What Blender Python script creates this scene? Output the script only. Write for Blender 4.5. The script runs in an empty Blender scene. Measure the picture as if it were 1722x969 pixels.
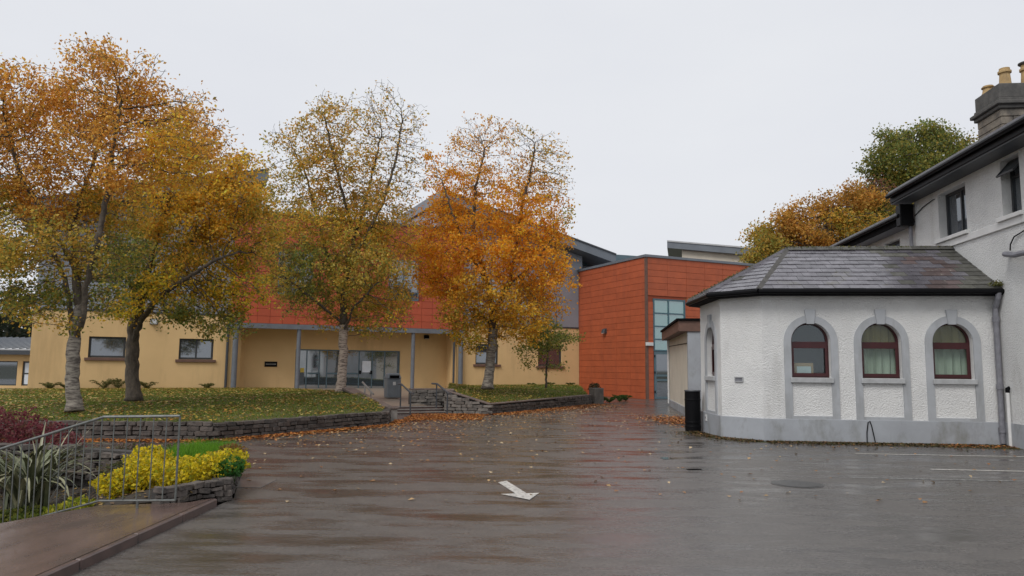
import bpy, bmesh, math, random
import numpy as np
from mathutils import Matrix, Vector
R=math.radians
# ------------------------------------------------------------------ camera, sky, sun, exposure
scene=bpy.context.scene
cam_d=bpy.data.cameras.new('camera'); cam=bpy.data.objects.new('camera',cam_d); scene.collection.objects.link(cam)
cam_d.sensor_width=36.0; cam_d.lens=36.0*1250/1722; cam_d.clip_end=4000; cam_d.clip_start=.1
pitch=math.atan(135.5/1250); roll=.010
cam.location=(0,0,1.6)
_f=Vector((0,math.cos(pitch),math.sin(pitch))); _r=Vector((1,0,0)); _u=_r.cross(_f)
_r2=_r*math.cos(roll)+_u*math.sin(roll); _u2=_u*math.cos(roll)-_r*math.sin(roll)
cam.matrix_world=Matrix(((_r2.x,_u2.x,-_f.x,0),(_r2.y,_u2.y,-_f.y,0),(_r2.z,_u2.z,-_f.z,1.6),(0,0,0,1)))
scene.camera=cam
SUN_EL,SUN_AZ=R(52),R(214)
world=bpy.data.worlds.new('World'); scene.world=world; world.use_nodes=True
nt=world.node_tree; nt.nodes.clear()
wo=nt.nodes.new('ShaderNodeOutputWorld'); bg=nt.nodes.new('ShaderNodeBackground'); sk=nt.nodes.new('ShaderNodeTexSky')
sk.sky_type='NISHITA'; sk.sun_disc=False; sk.sun_elevation=SUN_EL; sk.sun_rotation=SUN_AZ; sk.dust_density=4; sk.air_density=1.5
hs=nt.nodes.new('ShaderNodeHueSaturation'); hs.inputs['Saturation'].default_value=.12
nt.links.new(sk.outputs[0],hs.inputs['Color'])
tc=nt.nodes.new('ShaderNodeTexCoord'); mp=nt.nodes.new('ShaderNodeMapping'); mp.inputs['Scale'].default_value=(1,1,2.5)
nz=nt.nodes.new('ShaderNodeTexNoise'); nz.inputs['Scale'].default_value=2.2; nz.inputs['Detail'].default_value=5
nt.links.new(tc.outputs['Generated'],mp.inputs[0]); nt.links.new(mp.outputs[0],nz.inputs['Vector'])
cr=nt.nodes.new('ShaderNodeValToRGB'); cr.color_ramp.elements[0].position=.3; cr.color_ramp.elements[1].position=.75
cr.color_ramp.elements[0].color=(.925,.93,.955,1); cr.color_ramp.elements[1].color=(1,1,1,1)
nt.links.new(nz.outputs['Fac'],cr.inputs[0])
mul=nt.nodes.new('ShaderNodeMix'); mul.data_type='RGBA'; mul.blend_type='MULTIPLY'; mul.inputs['Factor'].default_value=1
nt.links.new(cr.outputs[0],mul.inputs['A']); mul.inputs['B'].default_value=(6.75,6.9,7.2,1)   # the even overcast layer
mx=nt.nodes.new('ShaderNodeMix'); mx.data_type='RGBA'; mx.inputs['Factor'].default_value=.94
nt.links.new(hs.outputs[0],mx.inputs['A']); nt.links.new(mul.outputs['Result'],mx.inputs['B'])
nt.links.new(mx.outputs['Result'],bg.inputs[0]); bg.inputs[1].default_value=.1; nt.links.new(bg.outputs[0],wo.inputs[0])
sd=bpy.data.lights.new('sun','SUN'); sd.energy=1.5; sd.angle=R(25); sd.color=(1,.97,.93)
sun=bpy.data.objects.new('sun',sd); scene.collection.objects.link(sun)
_d=Vector((math.sin(SUN_AZ)*math.cos(SUN_EL),math.cos(SUN_AZ)*math.cos(SUN_EL),math.sin(SUN_EL)))
sun.rotation_euler=_d.to_track_quat('Z','Y').to_euler()
vs=scene.view_settings; vs.view_transform='Standard'; vs.look='None'; vs.exposure=0.30; vs.gamma=1; vs.use_curve_mapping=False
try:
    scene.cycles.max_bounces=6; scene.cycles.transparent_max_bounces=12
except Exception: pass

# ------------------------------------------------------------------ helpers
COL=scene.collection
ORG={}
rng=random.Random(7); nr=np.random.default_rng(11)
def V3(p): return np.array(p,dtype=float)
def put(o,parent,org):
    COL.objects.link(o)
    if parent is not None:
        o.parent=parent; o.location=Vector(V3(org)-ORG[parent.name])
    else: o.location=Vector(org)
    ORG[o.name]=V3(org)
    return o
def tag(o,label=None,cat=None,group=None,kind=None):
    if label: o['label']=label
    if cat: o['category']=cat
    if group: o['group']=group
    if kind: o['kind']=kind
    return o
def thing(name,loc,label,cat,group=None):
    o=bpy.data.objects.new(name,None); o.empty_display_size=.2
    put(o,None,loc); return tag(o,label,cat,group)
class MB:
    def __init__(s): s.v=[]; s.f=[]
    def add(s,v,f):
        n=len(s.v); s.v+= [tuple(map(float,p)) for p in v]; s.f+=[tuple(i+n for i in q) for q in f]; return s
    def prism(s,bot,top):
        n=len(bot); f=[tuple(range(n))[::-1],tuple(range(n,2*n))]+[(i,(i+1)%n,n+(i+1)%n,n+i) for i in range(n)]
        return s.add(list(bot)+list(top),f)
    def box(s,fr,t0,t1,d0,d1,z0,z1):
        b=[fr(t0,d0,z0),fr(t1,d0,z0),fr(t1,d1,z0),fr(t0,d1,z0)]; t=[fr(t0,d0,z1),fr(t1,d0,z1),fr(t1,d1,z1),fr(t0,d1,z1)]
        return s.prism(b,t)
    def tube(s,pts,rad,n=8,caps=True):
        pts=[V3(p) for p in pts]; rad=[rad]*len(pts) if not hasattr(rad,'__len__') else rad
        rings=[]
        ref=None
        for i,p in enumerate(pts):
            d=pts[min(i+1,len(pts)-1)]-pts[max(i-1,0)]; d/=np.linalg.norm(d)+1e-9
            if ref is None: ref=V3((1,0,0)) if abs(d[0])<.8 else V3((0,1,0))
            a=np.cross(d,ref); a/=np.linalg.norm(a)+1e-9; b=np.cross(a,d); ref=b
            rings.append([p+rad[i]*(a*math.cos(2*math.pi*k/n)+b*math.sin(2*math.pi*k/n)) for k in range(n)])
        v=[q for r_ in rings for q in r_]; f=[]
        for i in range(len(pts)-1):
            for k in range(n): f.append((i*n+k,i*n+(k+1)%n,(i+1)*n+(k+1)%n,(i+1)*n+k))
        if caps: f+= [tuple(range(n))[::-1],tuple((len(pts)-1)*n+k for k in range(n))]
        return s.add(v,f)
    def plate(s,fr,outline,holes,d0,d1):
        cu=bpy.data.curves.new('tmp','CURVE'); cu.dimensions='2D'; cu.fill_mode='BOTH'; cu.extrude=abs(d1-d0)/2
        for ring in [outline]+list(holes):
            sp=cu.splines.new('POLY'); sp.points.add(len(ring)-1); sp.use_cyclic_u=True
            for i,(x,y) in enumerate(ring): sp.points[i].co=(x,y,0,1)
        ob=bpy.data.objects.new('tmp',cu); me=ob.to_mesh()
        dm=(d0+d1)/2
        v=[fr(p.co.x,dm-p.co.z,p.co.y) for p in me.vertices]; f=[tuple(q.vertices) for q in me.polygons]
        s.add(v,f); ob.to_mesh_clear(); bpy.data.objects.remove(ob); bpy.data.curves.remove(cu); return s
    def mesh(s,name,mat,org,smooth=False,recalc=True,bevel=0):
        me=bpy.data.meshes.new(name); me.from_pydata([tuple(V3(p)-org) for p in s.v],[],s.f)
        if recalc or bevel:
            bm=bmesh.new(); bm.from_mesh(me)
            bmesh.ops.remove_doubles(bm,verts=bm.verts,dist=1e-5)
            if bevel: bmesh.ops.bevel(bm,geom=[e for e in bm.edges if len(e.link_faces)==2 and e.calc_face_angle(0)>.6],offset=bevel,segments=1,affect='EDGES',clamp_overlap=True)
            bmesh.ops.recalc_face_normals(bm,faces=bm.faces); bm.to_mesh(me); bm.free()
        if smooth:
            me.polygons.foreach_set('use_smooth',[True]*len(me.polygons))
        if mat is not None: me.materials.append(mat)
        return me
    def build(s,name,mat,parent=None,org=None,**k):
        if org is None:
            if parent is not None: org=ORG[parent.name]
            else:
                a=np.array(s.v); org=V3(((a[:,0].min()+a[:,0].max())/2,(a[:,1].min()+a[:,1].max())/2,a[:,2].min()))
        org=V3(org)
        return put(bpy.data.objects.new(name,s.mesh(name,mat,org,**k)),parent,org)
def inst(name,me,M,parent):
    o=bpy.data.objects.new(name,me); COL.objects.link(o); o.parent=parent
    o.matrix_local=Matrix.Translation(-Vector(ORG[parent.name]))@M; return o
class Frame:
    def __init__(s,o,deg):
        a=R(deg); s.o=V3((o[0],o[1],0)); s.u=V3((math.cos(a),math.sin(a),0)); s.v=V3((-math.sin(a),math.cos(a),0)); s.a=a
    def __call__(s,t,d,z): return s.o+s.u*t+s.v*d+V3((0,0,z))
W=Frame((0,0),0)
def rect(a,b,c,d): return [(a,c),(b,c),(b,d),(a,d)]

# ------------------------------------------------------------------ materials
def mat(name,c1,c2=None,scale=3.,rough=.8,rough2=None,bump=0.,bscale=30.,detail=5,rand=0.,spec=.5,metal=0.,stretch=(1,1,1),ramp=(.35,.65),dirt=None,bdist=.02):
    m=bpy.data.materials.new(name); m.use_nodes=True; n=m.node_tree.nodes; L=m.node_tree.links
    p=n['Principled BSDF']; p.inputs['Roughness'].default_value=rough; p.inputs['Specular IOR Level'].default_value=spec; p.inputs['Metallic'].default_value=metal
    g=n.new('ShaderNodeNewGeometry'); mpn=n.new('ShaderNodeMapping'); mpn.inputs['Scale'].default_value=stretch
    L.new(g.outputs['Position'],mpn.inputs[0])
    col=None
    if c2 is None: c2=tuple(x*.85 for x in c1)
    t=n.new('ShaderNodeTexNoise'); t.inputs['Scale'].default_value=scale; t.inputs['Detail'].default_value=detail; t.inputs['Roughness'].default_value=.6
    L.new(mpn.outputs[0],t.inputs['Vector'])
    r=n.new('ShaderNodeValToRGB'); r.color_ramp.elements[0].position=ramp[0]; r.color_ramp.elements[1].position=ramp[1]
    r.color_ramp.elements[0].color=(*c1,1); r.color_ramp.elements[1].color=(*c2,1); L.new(t.outputs['Fac'],r.inputs[0]); col=r.outputs[0]
    if dirt:
        (dc,dscale,lo,hi,dst)=dirt
        t2=n.new('ShaderNodeTexNoise'); t2.inputs['Scale'].default_value=dscale; t2.inputs['Detail'].default_value=6; t2.inputs['Roughness'].default_value=.65
        mp2=n.new('ShaderNodeMapping'); mp2.inputs['Scale'].default_value=dst; L.new(g.outputs['Position'],mp2.inputs[0]); L.new(mp2.outputs[0],t2.inputs['Vector'])
        r2=n.new('ShaderNodeValToRGB'); r2.color_ramp.elements[0].position=lo; r2.color_ramp.elements[1].position=hi
        r2.color_ramp.elements[0].color=(0,0,0,1); r2.color_ramp.elements[1].color=(1,1,1,1); L.new(t2.outputs['Fac'],r2.inputs[0])
        x=n.new('ShaderNodeMix'); x.data_type='RGBA'; L.new(r2.outputs[0],x.inputs['Factor']); L.new(col,x.inputs['A']); x.inputs['B'].default_value=(*dc,1); col=x.outputs['Result']
    if rand:
        oi=n.new('ShaderNodeObjectInfo'); mr=n.new('ShaderNodeMapRange'); mr.inputs['To Min'].default_value=1-rand; mr.inputs['To Max'].default_value=1+rand
        L.new(oi.outputs['Random'],mr.inputs['Value']); h=n.new('ShaderNodeHueSaturation'); L.new(mr.outputs[0],h.inputs['Value']); L.new(col,h.inputs['Color']); col=h.outputs[0]
    L.new(col,p.inputs['Base Color'])
    if rough2 is not None:
        mr=n.new('ShaderNodeMapRange'); mr.inputs['From Min'].default_value=.35; mr.inputs['From Max'].default_value=.65; mr.inputs['To Min'].default_value=rough; mr.inputs['To Max'].default_value=rough2
        L.new(t.outputs['Fac'],mr.inputs['Value']); L.new(mr.outputs[0],p.inputs['Roughness'])
    if bump:
        b=n.new('ShaderNodeBump'); b.inputs['Strength'].default_value=bump; b.inputs['Distance'].default_value=bdist
        tb=n.new('ShaderNodeTexNoise'); tb.inputs['Scale'].default_value=bscale; tb.inputs['Detail'].default_value=4; L.new(g.outputs['Position'],tb.inputs['Vector'])
        L.new(tb.outputs['Fac'],b.inputs['Height']); L.new(b.outputs[0],p.inputs['Normal'])
    return m
def glass_mat(name,tint,gloss=.35,clear=0.):
    m=bpy.data.materials.new(name); m.use_nodes=True; n=m.node_tree.nodes; L=m.node_tree.links
    out=n['Material Output']; p=n['Principled BSDF']; p.inputs['Base Color'].default_value=(*tint,1); p.inputs['Roughness'].default_value=.6
    gl=n.new('ShaderNodeBsdfGlossy'); gl.inputs['Roughness'].default_value=.03; gl.inputs['Color'].default_value=(.9,.95,1,1)
    base=p.outputs[0]
    if clear:
        tr=n.new('ShaderNodeBsdfTransparent'); tr.inputs[0].default_value=(.85,.9,.88,1); ms=n.new('ShaderNodeMixShader'); ms.inputs[0].default_value=clear
        L.new(p.outputs[0],ms.inputs[1]); L.new(tr.outputs[0],ms.inputs[2]); base=ms.outputs[0]
    m2=n.new('ShaderNodeMixShader'); m2.inputs[0].default_value=gloss; L.new(base,m2.inputs[1]); L.new(gl.outputs[0],m2.inputs[2]); L.new(m2.outputs[0],out.inputs[0])
    return m
def leaf_mat(name,trans=.35,rough=.55):
    m=bpy.data.materials.new(name); m.use_nodes=True; n=m.node_tree.nodes; L=m.node_tree.links
    out=n['Material Output']; p=n['Principled BSDF']; p.inputs['Roughness'].default_value=rough; p.inputs['Specular IOR Level'].default_value=.3
    at=n.new('ShaderNodeAttribute'); at.attribute_name='tint'; L.new(at.outputs['Color'],p.inputs['Base Color'])
    tr=n.new('ShaderNodeBsdfTranslucent'); L.new(at.outputs['Color'],tr.inputs['Color'])
    ms=n.new('ShaderNodeMixShader'); ms.inputs[0].default_value=trans; L.new(p.outputs[0],ms.inputs[1]); L.new(tr.outputs[0],ms.inputs[2]); L.new(ms.outputs[0],out.inputs[0])
    return m
def asphalt_mat():
    m=bpy.data.materials.new('wet_asphalt'); m.use_nodes=True; n=m.node_tree.nodes; L=m.node_tree.links; p=n['Principled BSDF']
    g=n.new('ShaderNodeNewGeometry')
    def noise(scale,det,st,rg=.6):
        mp_=n.new('ShaderNodeMapping'); mp_.inputs['Scale'].default_value=st; L.new(g.outputs['Position'],mp_.inputs[0])
        t=n.new('ShaderNodeTexNoise'); t.inputs['Scale'].default_value=scale; t.inputs['Detail'].default_value=det; t.inputs['Roughness'].default_value=rg; L.new(mp_.outputs[0],t.inputs['Vector']); return t.outputs['Fac']
    def rng_(v,a,b,c,d):
        r=n.new('ShaderNodeMapRange'); r.inputs['From Min'].default_value=a; r.inputs['From Max'].default_value=b; r.inputs['To Min'].default_value=c; r.inputs['To Max'].default_value=d; L.new(v,r.inputs['Value']); return r.outputs[0]
    big=noise(1.9,7,(.3,1,1),.66); fine=noise(34,4,(1,1,1),.9); mid=noise(5,6,(.6,1,1))
    wet=rng_(big,.45,.62,0,1)
    ra=n.new('ShaderNodeValToRGB'); ra.color_ramp.elements[0].color=(.022,.021,.0205,1); ra.color_ramp.elements[1].color=(.19,.171,.158,1)
    ra.color_ramp.elements[0].position=.3; ra.color_ramp.elements[1].position=.72; L.new(fine,ra.inputs[0])
    x=n.new('ShaderNodeMix'); x.data_type='RGBA'; x.blend_type='MULTIPLY'; x.inputs['Factor'].default_value=1; L.new(ra.outputs[0],x.inputs['A'])
    rb=n.new('ShaderNodeValToRGB'); rb.color_ramp.elements[0].color=(.75,.74,.73,1); rb.color_ramp.elements[1].color=(1.1,1.08,1.05,1); rb.color_ramp.elements[0].position=.3; rb.color_ramp.elements[1].position=.7; L.new(mid,rb.inputs[0]); L.new(rb.outputs[0],x.inputs['B'])
    y=n.new('ShaderNodeMix'); y.data_type='RGBA'; L.new(wet,y.inputs['Factor']); L.new(x.outputs['Result'],y.inputs['A'])
    hv=n.new('ShaderNodeHueSaturation'); hv.inputs['Value'].default_value=.7; L.new(x.outputs['Result'],hv.inputs['Color']); L.new(hv.outputs[0],y.inputs['B'])
    L.new(y.outputs['Result'],p.inputs['Base Color'])
    L.new(rng_(wet,0,1,.36,.10),p.inputs['Roughness']); p.inputs['Specular IOR Level'].default_value=.5
    b=n.new('ShaderNodeBump'); b.inputs['Distance'].default_value=.006; L.new(rng_(wet,0,1,.8,.2),b.inputs['Strength']); L.new(fine,b.inputs['Height']); L.new(b.outputs[0],p.inputs['Normal'])
    return m
M={}
M['asphalt']=asphalt_mat()
M['white_line']=mat('worn_white_paint',(.55,.53,.49),(.14,.135,.13),scale=22,ramp=(.46,.68),rough=.5)
M['faint_line']=mat('faded_white_paint',(.3,.3,.29),(.09,.09,.09),scale=20,ramp=(.42,.6),rough=.5)
M['dash']=mat('white_pebbledash',(.72,.72,.71),(.63,.63,.625),scale=1.2,rough=.9,bump=.85,bscale=36,bdist=.035,dirt=((.40,.39,.36),1.1,.55,.85,(1,1,.22)))
M['band']=mat('grey_smooth_render',(.40,.415,.44),(.34,.355,.375),scale=2.2,rough=.75,bump=.1,bscale=60,bdist=.01,dirt=((.2,.2,.19),2.2,.5,.85,(1,1,.25)))
M['plinth']=mat('grey_plinth_paint',(.36,.38,.41),(.31,.325,.35),scale=1.6,rough=.7,bump=.15,bscale=40,bdist=.01,dirt=((.15,.15,.12),2.0,.5,.8,(1,1,.5)))
M['sill']=mat('pale_grey_sill',(.42,.43,.44),(.33,.335,.34),scale=6,rough=.7)
M['white_smooth']=mat('white_smooth_render',(.72,.72,.71),(.6,.6,.59),scale=1.5,rough=.75,dirt=((.34,.34,.32),1.4,.6,.8,(1,1,.3)))
M['cream_smooth']=mat('cream_render',(.66,.60,.50),(.58,.53,.44),scale=1.1,rough=.85,bump=.2,bscale=50,bdist=.01)
M['yellow']=mat('ochre_render',(.70,.48,.235),(.64,.435,.21),scale=.6,rough=.9,bump=.25,bscale=60,bdist=.01,dirt=((.44,.29,.14),.9,.55,.85,(1,1,.14)))
M['grey_clad']=mat('grey_cladding',(.27,.285,.32),(.23,.245,.275),scale=.8,rough=.45,rand=.06)
M['roof_metal']=mat('dark_grey_standing_seam',(.165,.185,.21),(.135,.15,.175),scale=1.2,rough=.4)
M['teal']=mat('teal_grey_metal',(.10,.16,.19),(.085,.135,.16),scale=3,rough=.4)
M['dark_grey']=mat('dark_grey_metal',(.055,.06,.068),scale=4,rough=.45)
M['column']=mat('column_grey_paint',(.16,.175,.20),(.13,.14,.16),scale=4,rough=.45)
M['terracotta']=mat('terracotta_panel',(.45,.100,.036),(.38,.084,.031),scale=2.5,rough=.6,rand=.06,dirt=((.31,.075,.035),1.2,.52,.8,(1,1,.12)))
M['red_panel']=mat('red_panel',(.45,.085,.035),(.40,.074,.032),scale=2,rough=.55,rand=.06)
M['joint']=mat('panel_joint_backing',(.29,.06,.025),scale=4,rough=.9)
M['brown_fascia']=mat('brown_fascia_board',(.16,.085,.06),(.12,.065,.048),scale=4,rough=.6)
M['black']=mat('black_gloss_plastic',(.006,.006,.007),scale=4,rough=.4,spec=.1)
M['blackm']=mat('black_matt',(.006,.006,.007),scale=4,rough=.7,spec=.05)
M['grey_pipe']=mat('grey_pipe_paint',(.21,.21,.235),(.15,.15,.17),scale=8,rough=.5,dirt=((.12,.11,.1),5,.6,.8,(1,1,.4)))
M['white_plastic']=mat('white_plastic',(.7,.7,.69),scale=5,rough=.4)
M['maroon']=mat('maroon_frame',(.055,.010,.012),(.042,.008,.01),scale=8,rough=.3)
M['dark_frame']=mat('dark_window_frame',(.035,.038,.042),scale=6,rough=.4)
M['slate']=mat('wet_slate',(.135,.128,.145),(.09,.085,.097),scale=6,rough=.15,rough2=.30,rand=.2,bump=.25,bscale=25,bdist=.01,dirt=((.075,.07,.035),1.6,.58,.75,(1,1,1)))
M['slate_moss']=mat('mossy_slate',(.095,.092,.085),(.06,.06,.048),scale=7,rough=.5,rough2=.8,rand=.3,bump=.4,bscale=25,bdist=.01)
M['slate_red']=mat('lichen_red_slate',(.125,.09,.088),(.085,.066,.064),scale=7,rough=.3,rough2=.5,rand=.3,dirt=((.4,.38,.33),9,.62,.7,(1,1,1)))
M['slate_deck']=mat('roof_deck_dark',(.04,.04,.042),scale=4,rough=.8)
M['moss']=mat('moss',(.075,.075,.02),(.04,.045,.012),scale=14,rough=1,bump=.6,bscale=50)
M['chimney']=mat('weathered_brick_stack',(.26,.225,.18),(.16,.14,.12),scale=5,rough=.9,bump=.5,bscale=20,rand=.15,dirt=((.05,.05,.048),2,.5,.75,(1,1,.5)))
M['chim_cap']=mat('sooty_cap_stone',(.11,.105,.098),(.07,.068,.065),scale=5,rough=.9,bump=.4,bscale=20)
M['pot']=mat('buff_clay_pot',(.46,.32,.15),(.36,.24,.11),scale=6,rough=.8,dirt=((.2,.14,.08),4,.55,.75,(1,1,.5)))
M['stone']=mat('rubble_stone',(.10,.082,.07),(.048,.041,.037),scale=7,rough=.75,bump=.7,bscale=22,bdist=.02,rand=.35,dirt=((.2,.18,.15),9,.62,.75,(1,1,1)))
M['stone_pale']=mat('dressed_grey_stone',(.185,.165,.145),(.11,.10,.09),scale=6,rough=.8,bump=.5,bscale=26,rand=.25)
M['mortar']=mat('dark_mortar',(.055,.05,.046),scale=8,rough=.95,bump=.4,bscale=40)
M['coping']=mat('brown_concrete_coping',(.16,.12,.10),(.11,.085,.075),scale=4,rough=.6,rand=.12,bump=.2,bscale=50,bdist=.008)
M['slab']=mat('wet_slab',(.17,.165,.155),(.12,.115,.11),scale=5,rough=.3)
M['concrete']=mat('pale_concrete',(.32,.30,.27),(.23,.215,.195),scale=4,rough=.7,bump=.2,bscale=60,bdist=.008)
M['paving']=mat('wet_brown_concrete_path',(.15,.10,.085),(.07,.05,.043),scale=3.5,rough=.10,rough2=.36,bump=.25,bscale=60,bdist=.006,stretch=(1,.4,1))
M['landing']=mat('buff_paving',(.26,.20,.145),(.19,.15,.115),scale=3,rough=.45,bump=.2,bscale=50,bdist=.008)
M['step']=mat('wet_brown_step',(.115,.075,.065),(.075,.052,.046),scale=5,rough=.35)
M['lawn']=mat('lawn_soil_and_turf',(.06,.07,.018),(.10,.09,.024),scale=1.2,rough=1,bump=.8,bscale=35,bdist=.03,dirt=((.11,.075,.025),6,.5,.7,(1,1,1)))
M['soil']=mat('dark_bed_soil',(.045,.035,.025),(.03,.024,.018),scale=6,rough=1,bump=.8,bscale=25,bdist=.03)
M['field']=mat('rough_ground',(.06,.065,.03),(.045,.05,.022),scale=.3,rough=1)
M['bark']=mat('grey_brown_bark',(.13,.105,.08),(.055,.045,.036),scale=9,rough=.9,bump=.8,bscale=18,bdist=.03,stretch=(1,1,.5))
M['birch']=mat('pale_birch_bark',(.27,.24,.20),(.085,.07,.06),scale=5,rough=.8,bump=.5,bscale=20,bdist=.02,stretch=(1,1,4.5),ramp=(.42,.60))
M['birch2']=mat('pinkish_birch_bark',(.42,.34,.28),(.12,.09,.075),scale=6,rough=.8,bump=.5,bscale=20,bdist=.02,stretch=(1,1,4),ramp=(.45,.62))
M['leaf']=leaf_mat('autumn_leaf',.55)
M['dead_leaf']=leaf_mat('fallen_leaf',.1,.4)
M['rail']=mat('galvanised_rail',(.17,.18,.17),(.10,.105,.10),scale=10,rough=.4,metal=.3)
M['steel']=mat('brushed_steel',(.42,.42,.42),scale=10,rough=.35,metal=.8)
M['bin_grey']=mat('grey_bin_paint',(.20,.225,.25),(.17,.19,.21),scale=4,rough=.45)
M['glass']=glass_mat('dark_reflecting_glass',(.018,.024,.03),.22)
M['glass_teal']=glass_mat('teal_glass',(.09,.25,.22),.25)
M['glass_clear']=glass_mat('clear_pane',(.03,.035,.035),.06,.93)
M['glass_door']=glass_mat('door_glass',(.06,.085,.1),.42)
M['curtain']=mat('pale_green_curtain',(.64,.67,.57),(.52,.55,.46),scale=2,rough=.9,stretch=(6,6,.4))
M['curtain2']=mat('amber_curtain',(.62,.48,.24),(.5,.38,.18),scale=2,rough=.9,stretch=(6,6,.4))
M['card']=mat('brown_cardboard',(.5,.32,.18),scale=3,rough=.9)
M['paper']=mat('white_paper',(.75,.80,.86),scale=3,rough=.8)
M['metal_roof']=mat('pale_metal_roof',(.5,.51,.52),(.4,.41,.42),scale=2,rough=.4)
M['dark_hole']=mat('dark_interior',(.01,.01,.011),scale=3,rough=.9)
M['puddle']=mat('standing_water',(.012,.011,.010),scale=3,rough=.03)
M['manhole']=mat('cast_iron_cover',(.06,.058,.057),(.04,.039,.038),scale=30,rough=.35)
M['sign_letter']=mat('grey_sign_lettering',(.3,.3,.28),scale=5,rough=.6)
M['green_iron']=mat('painted_mullion',(.06,.13,.16),scale=5,rough=.4)
M['yellow_note']=mat('yellow_notice',(.6,.45,.08),scale=5,rough=.8)
PAL={ # real autumn leaf colours
 'r':[(0.605, 0.308, 0.059), (0.518, 0.239, 0.045), (0.67, 0.376, 0.076), (0.454, 0.228, 0.054), (0.583, 0.33, 0.065)],
 'a':[(0.72, 0.312, 0.025), (0.66, 0.262, 0.022), (0.78, 0.403, 0.035), (0.56, 0.242, 0.03), (0.7, 0.363, 0.035)],
 'g':[(0.713, 0.389, 0.043), (0.626, 0.313, 0.038), (0.799, 0.475, 0.049), (0.497, 0.302, 0.043), (0.389, 0.292, 0.054)],
 'y':[(.76,.49,.045),(.70,.40,.035),(.38,.33,.05),(.21,.23,.045),(.68,.45,.045)],
 'm':[(0.675, 0.388, 0.056), (0.525, 0.362, 0.056), (0.388, 0.325, 0.056), (0.275, 0.263, 0.05), (0.575, 0.3, 0.05)],
 'o':[(0.429, 0.325, 0.065), (0.338, 0.299, 0.058), (0.494, 0.351, 0.065), (0.247, 0.26, 0.058), (0.546, 0.325, 0.065)],
 'n':[(0.213, 0.237, 0.056), (0.163, 0.213, 0.056), (0.3, 0.275, 0.062), (0.138, 0.181, 0.05), (0.375, 0.312, 0.062)],
 'b':[(0.575, 0.325, 0.069), (0.45, 0.288, 0.062), (0.35, 0.263, 0.056), (0.625, 0.338, 0.069), (0.275, 0.237, 0.056)],
 'p':[(.22,.10,.07),(.17,.08,.06),(.27,.13,.07),(.2,.11,.06)],
}
def leaf_mesh(name,pos,size,colors,material,nrm=None,aspect=.62,flat=0.):
    """many small four-sided leaves, each with its own tilt, size and colour"""
    N=len(pos); pos=np.asarray(pos); size=np.asarray(size)*np.ones(N)
    n=nr.normal(size=(N,3)); 
    if flat: n=n*(1-flat)+np.array([0,0,1.])*flat*2
    n/=np.linalg.norm(n,axis=1)[:,None]+1e-9
    a=np.cross(n,nr.normal(size=(N,3))); a/=np.linalg.norm(a,axis=1)[:,None]+1e-9; b=np.cross(n,a)
    h=size[:,None]
    fold=n*h*.12
    v=np.stack([pos-a*h*.5, pos+b*h*.5*aspect+fold, pos+a*h*.5, pos-b*h*.5*aspect+fold],1).reshape(-1,3)
    me=bpy.data.meshes.new(name); me.vertices.add(4*N); me.vertices.foreach_set('co',v.ravel().astype(np.float32))
    me.loops.add(4*N); me.loops.foreach_set('vertex_index',np.arange(4*N,dtype=np.int32)); me.polygons.add(N)
    me.polygons.foreach_set('loop_start',np.arange(0,4*N,4,dtype=np.int32)); me.polygons.foreach_set('loop_total',np.full(N,4,dtype=np.int32))
    at=me.attributes.new('tint','FLOAT_COLOR','POINT')
    c=np.concatenate([np.repeat(np.asarray(colors),4,0),np.ones((4*N,1))],1); at.data.foreach_set('color',c.ravel().astype(np.float32))
    me.update(); me.validate(); me.materials.append(material); return me
def pick(pal,N):
    P=np.array(PAL[pal]) if isinstance(pal,str) else np.array(pal)
    return P[nr.integers(0,len(P),N)]*nr.uniform(.78,1.2,(N,1))
def clip(poly,reg):
    """convex clip of 2-D polygon poly by convex ccw region reg"""
    out=poly
    for i in range(len(reg)):
        a,b=reg[i],reg[(i+1)%len(reg)]; new=[]
        side=lambda p:(b[0]-a[0])*(p[1]-a[1])-(b[1]-a[1])*(p[0]-a[0])
        for j in range(len(out)):
            p,q=out[j],out[(j+1)%len(out)]; sp,sq=side(p),side(q)
            if sp>=0: new.append(p)
            if (sp>0)!=(sq>0) and abs(sp-sq)>1e-12:
                k=sp/(sp-sq); new.append((p[0]+(q[0]-p[0])*k,p[1]+(q[1]-p[1])*k))
        out=new
        if len(out)<3: return []
    return out
def area2(p): return abs(sum(p[i][0]*p[(i+1)%len(p)][1]-p[(i+1)%len(p)][0]*p[i][1] for i in range(len(p))))/2
# ------------------------------------------------------------------ setting: ground, car park, paths
def sheet(name,pts,m,kind='structure',label=None):
    b=MB(); b.add(pts,[tuple(range(len(pts)))]); o=b.build(name,m,None,recalc=False); 
    return tag(o,label,None,None,kind)
g=MB(); g.add([(-1500,-1500,-1.2),(1500,-1500,-1.2),(1500,1500,-1.2),(-1500,1500,-1.2)],[(0,1,2,3)]); tag(g.build('ground',M['field'],recalc=False),kind='structure')
CP=[(-3.36,-12),(60,-12),(60,75),(-60,75),(-60,13.2),(-9,13.2),(-5.2,12.8),(-3.98,11.2),(-3.36,9.28),(-3.36,8.75)]
sheet('car_park',[(x,y,0) for x,y in CP],M['asphalt'])
def poly_sheet(name,pts,z,m): return sheet(name,[(x,y,z) for x,y in pts],m)
poly_sheet('painted_arrow_shaft',[(-.17,10.72),(-.05,10.88),(.21,9.84),(.09,9.72)],.004,M['white_line'])
poly_sheet('painted_arrow_head',[(-.12,9.72),(.38,9.84),(.24,9.32)],.008,M['white_line'])
a_=poly_sheet('painted_bay_line',[(6.8,14.95),(6.8,14.86),(10.4,14.55),(10.4,14.64)],.004,M['white_line'])
poly_sheet('painted_bay_line',[(7.0,12.66),(7.0,12.57),(11.0,12.2),(11.0,12.29)],.004,M['white_line'])
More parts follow.
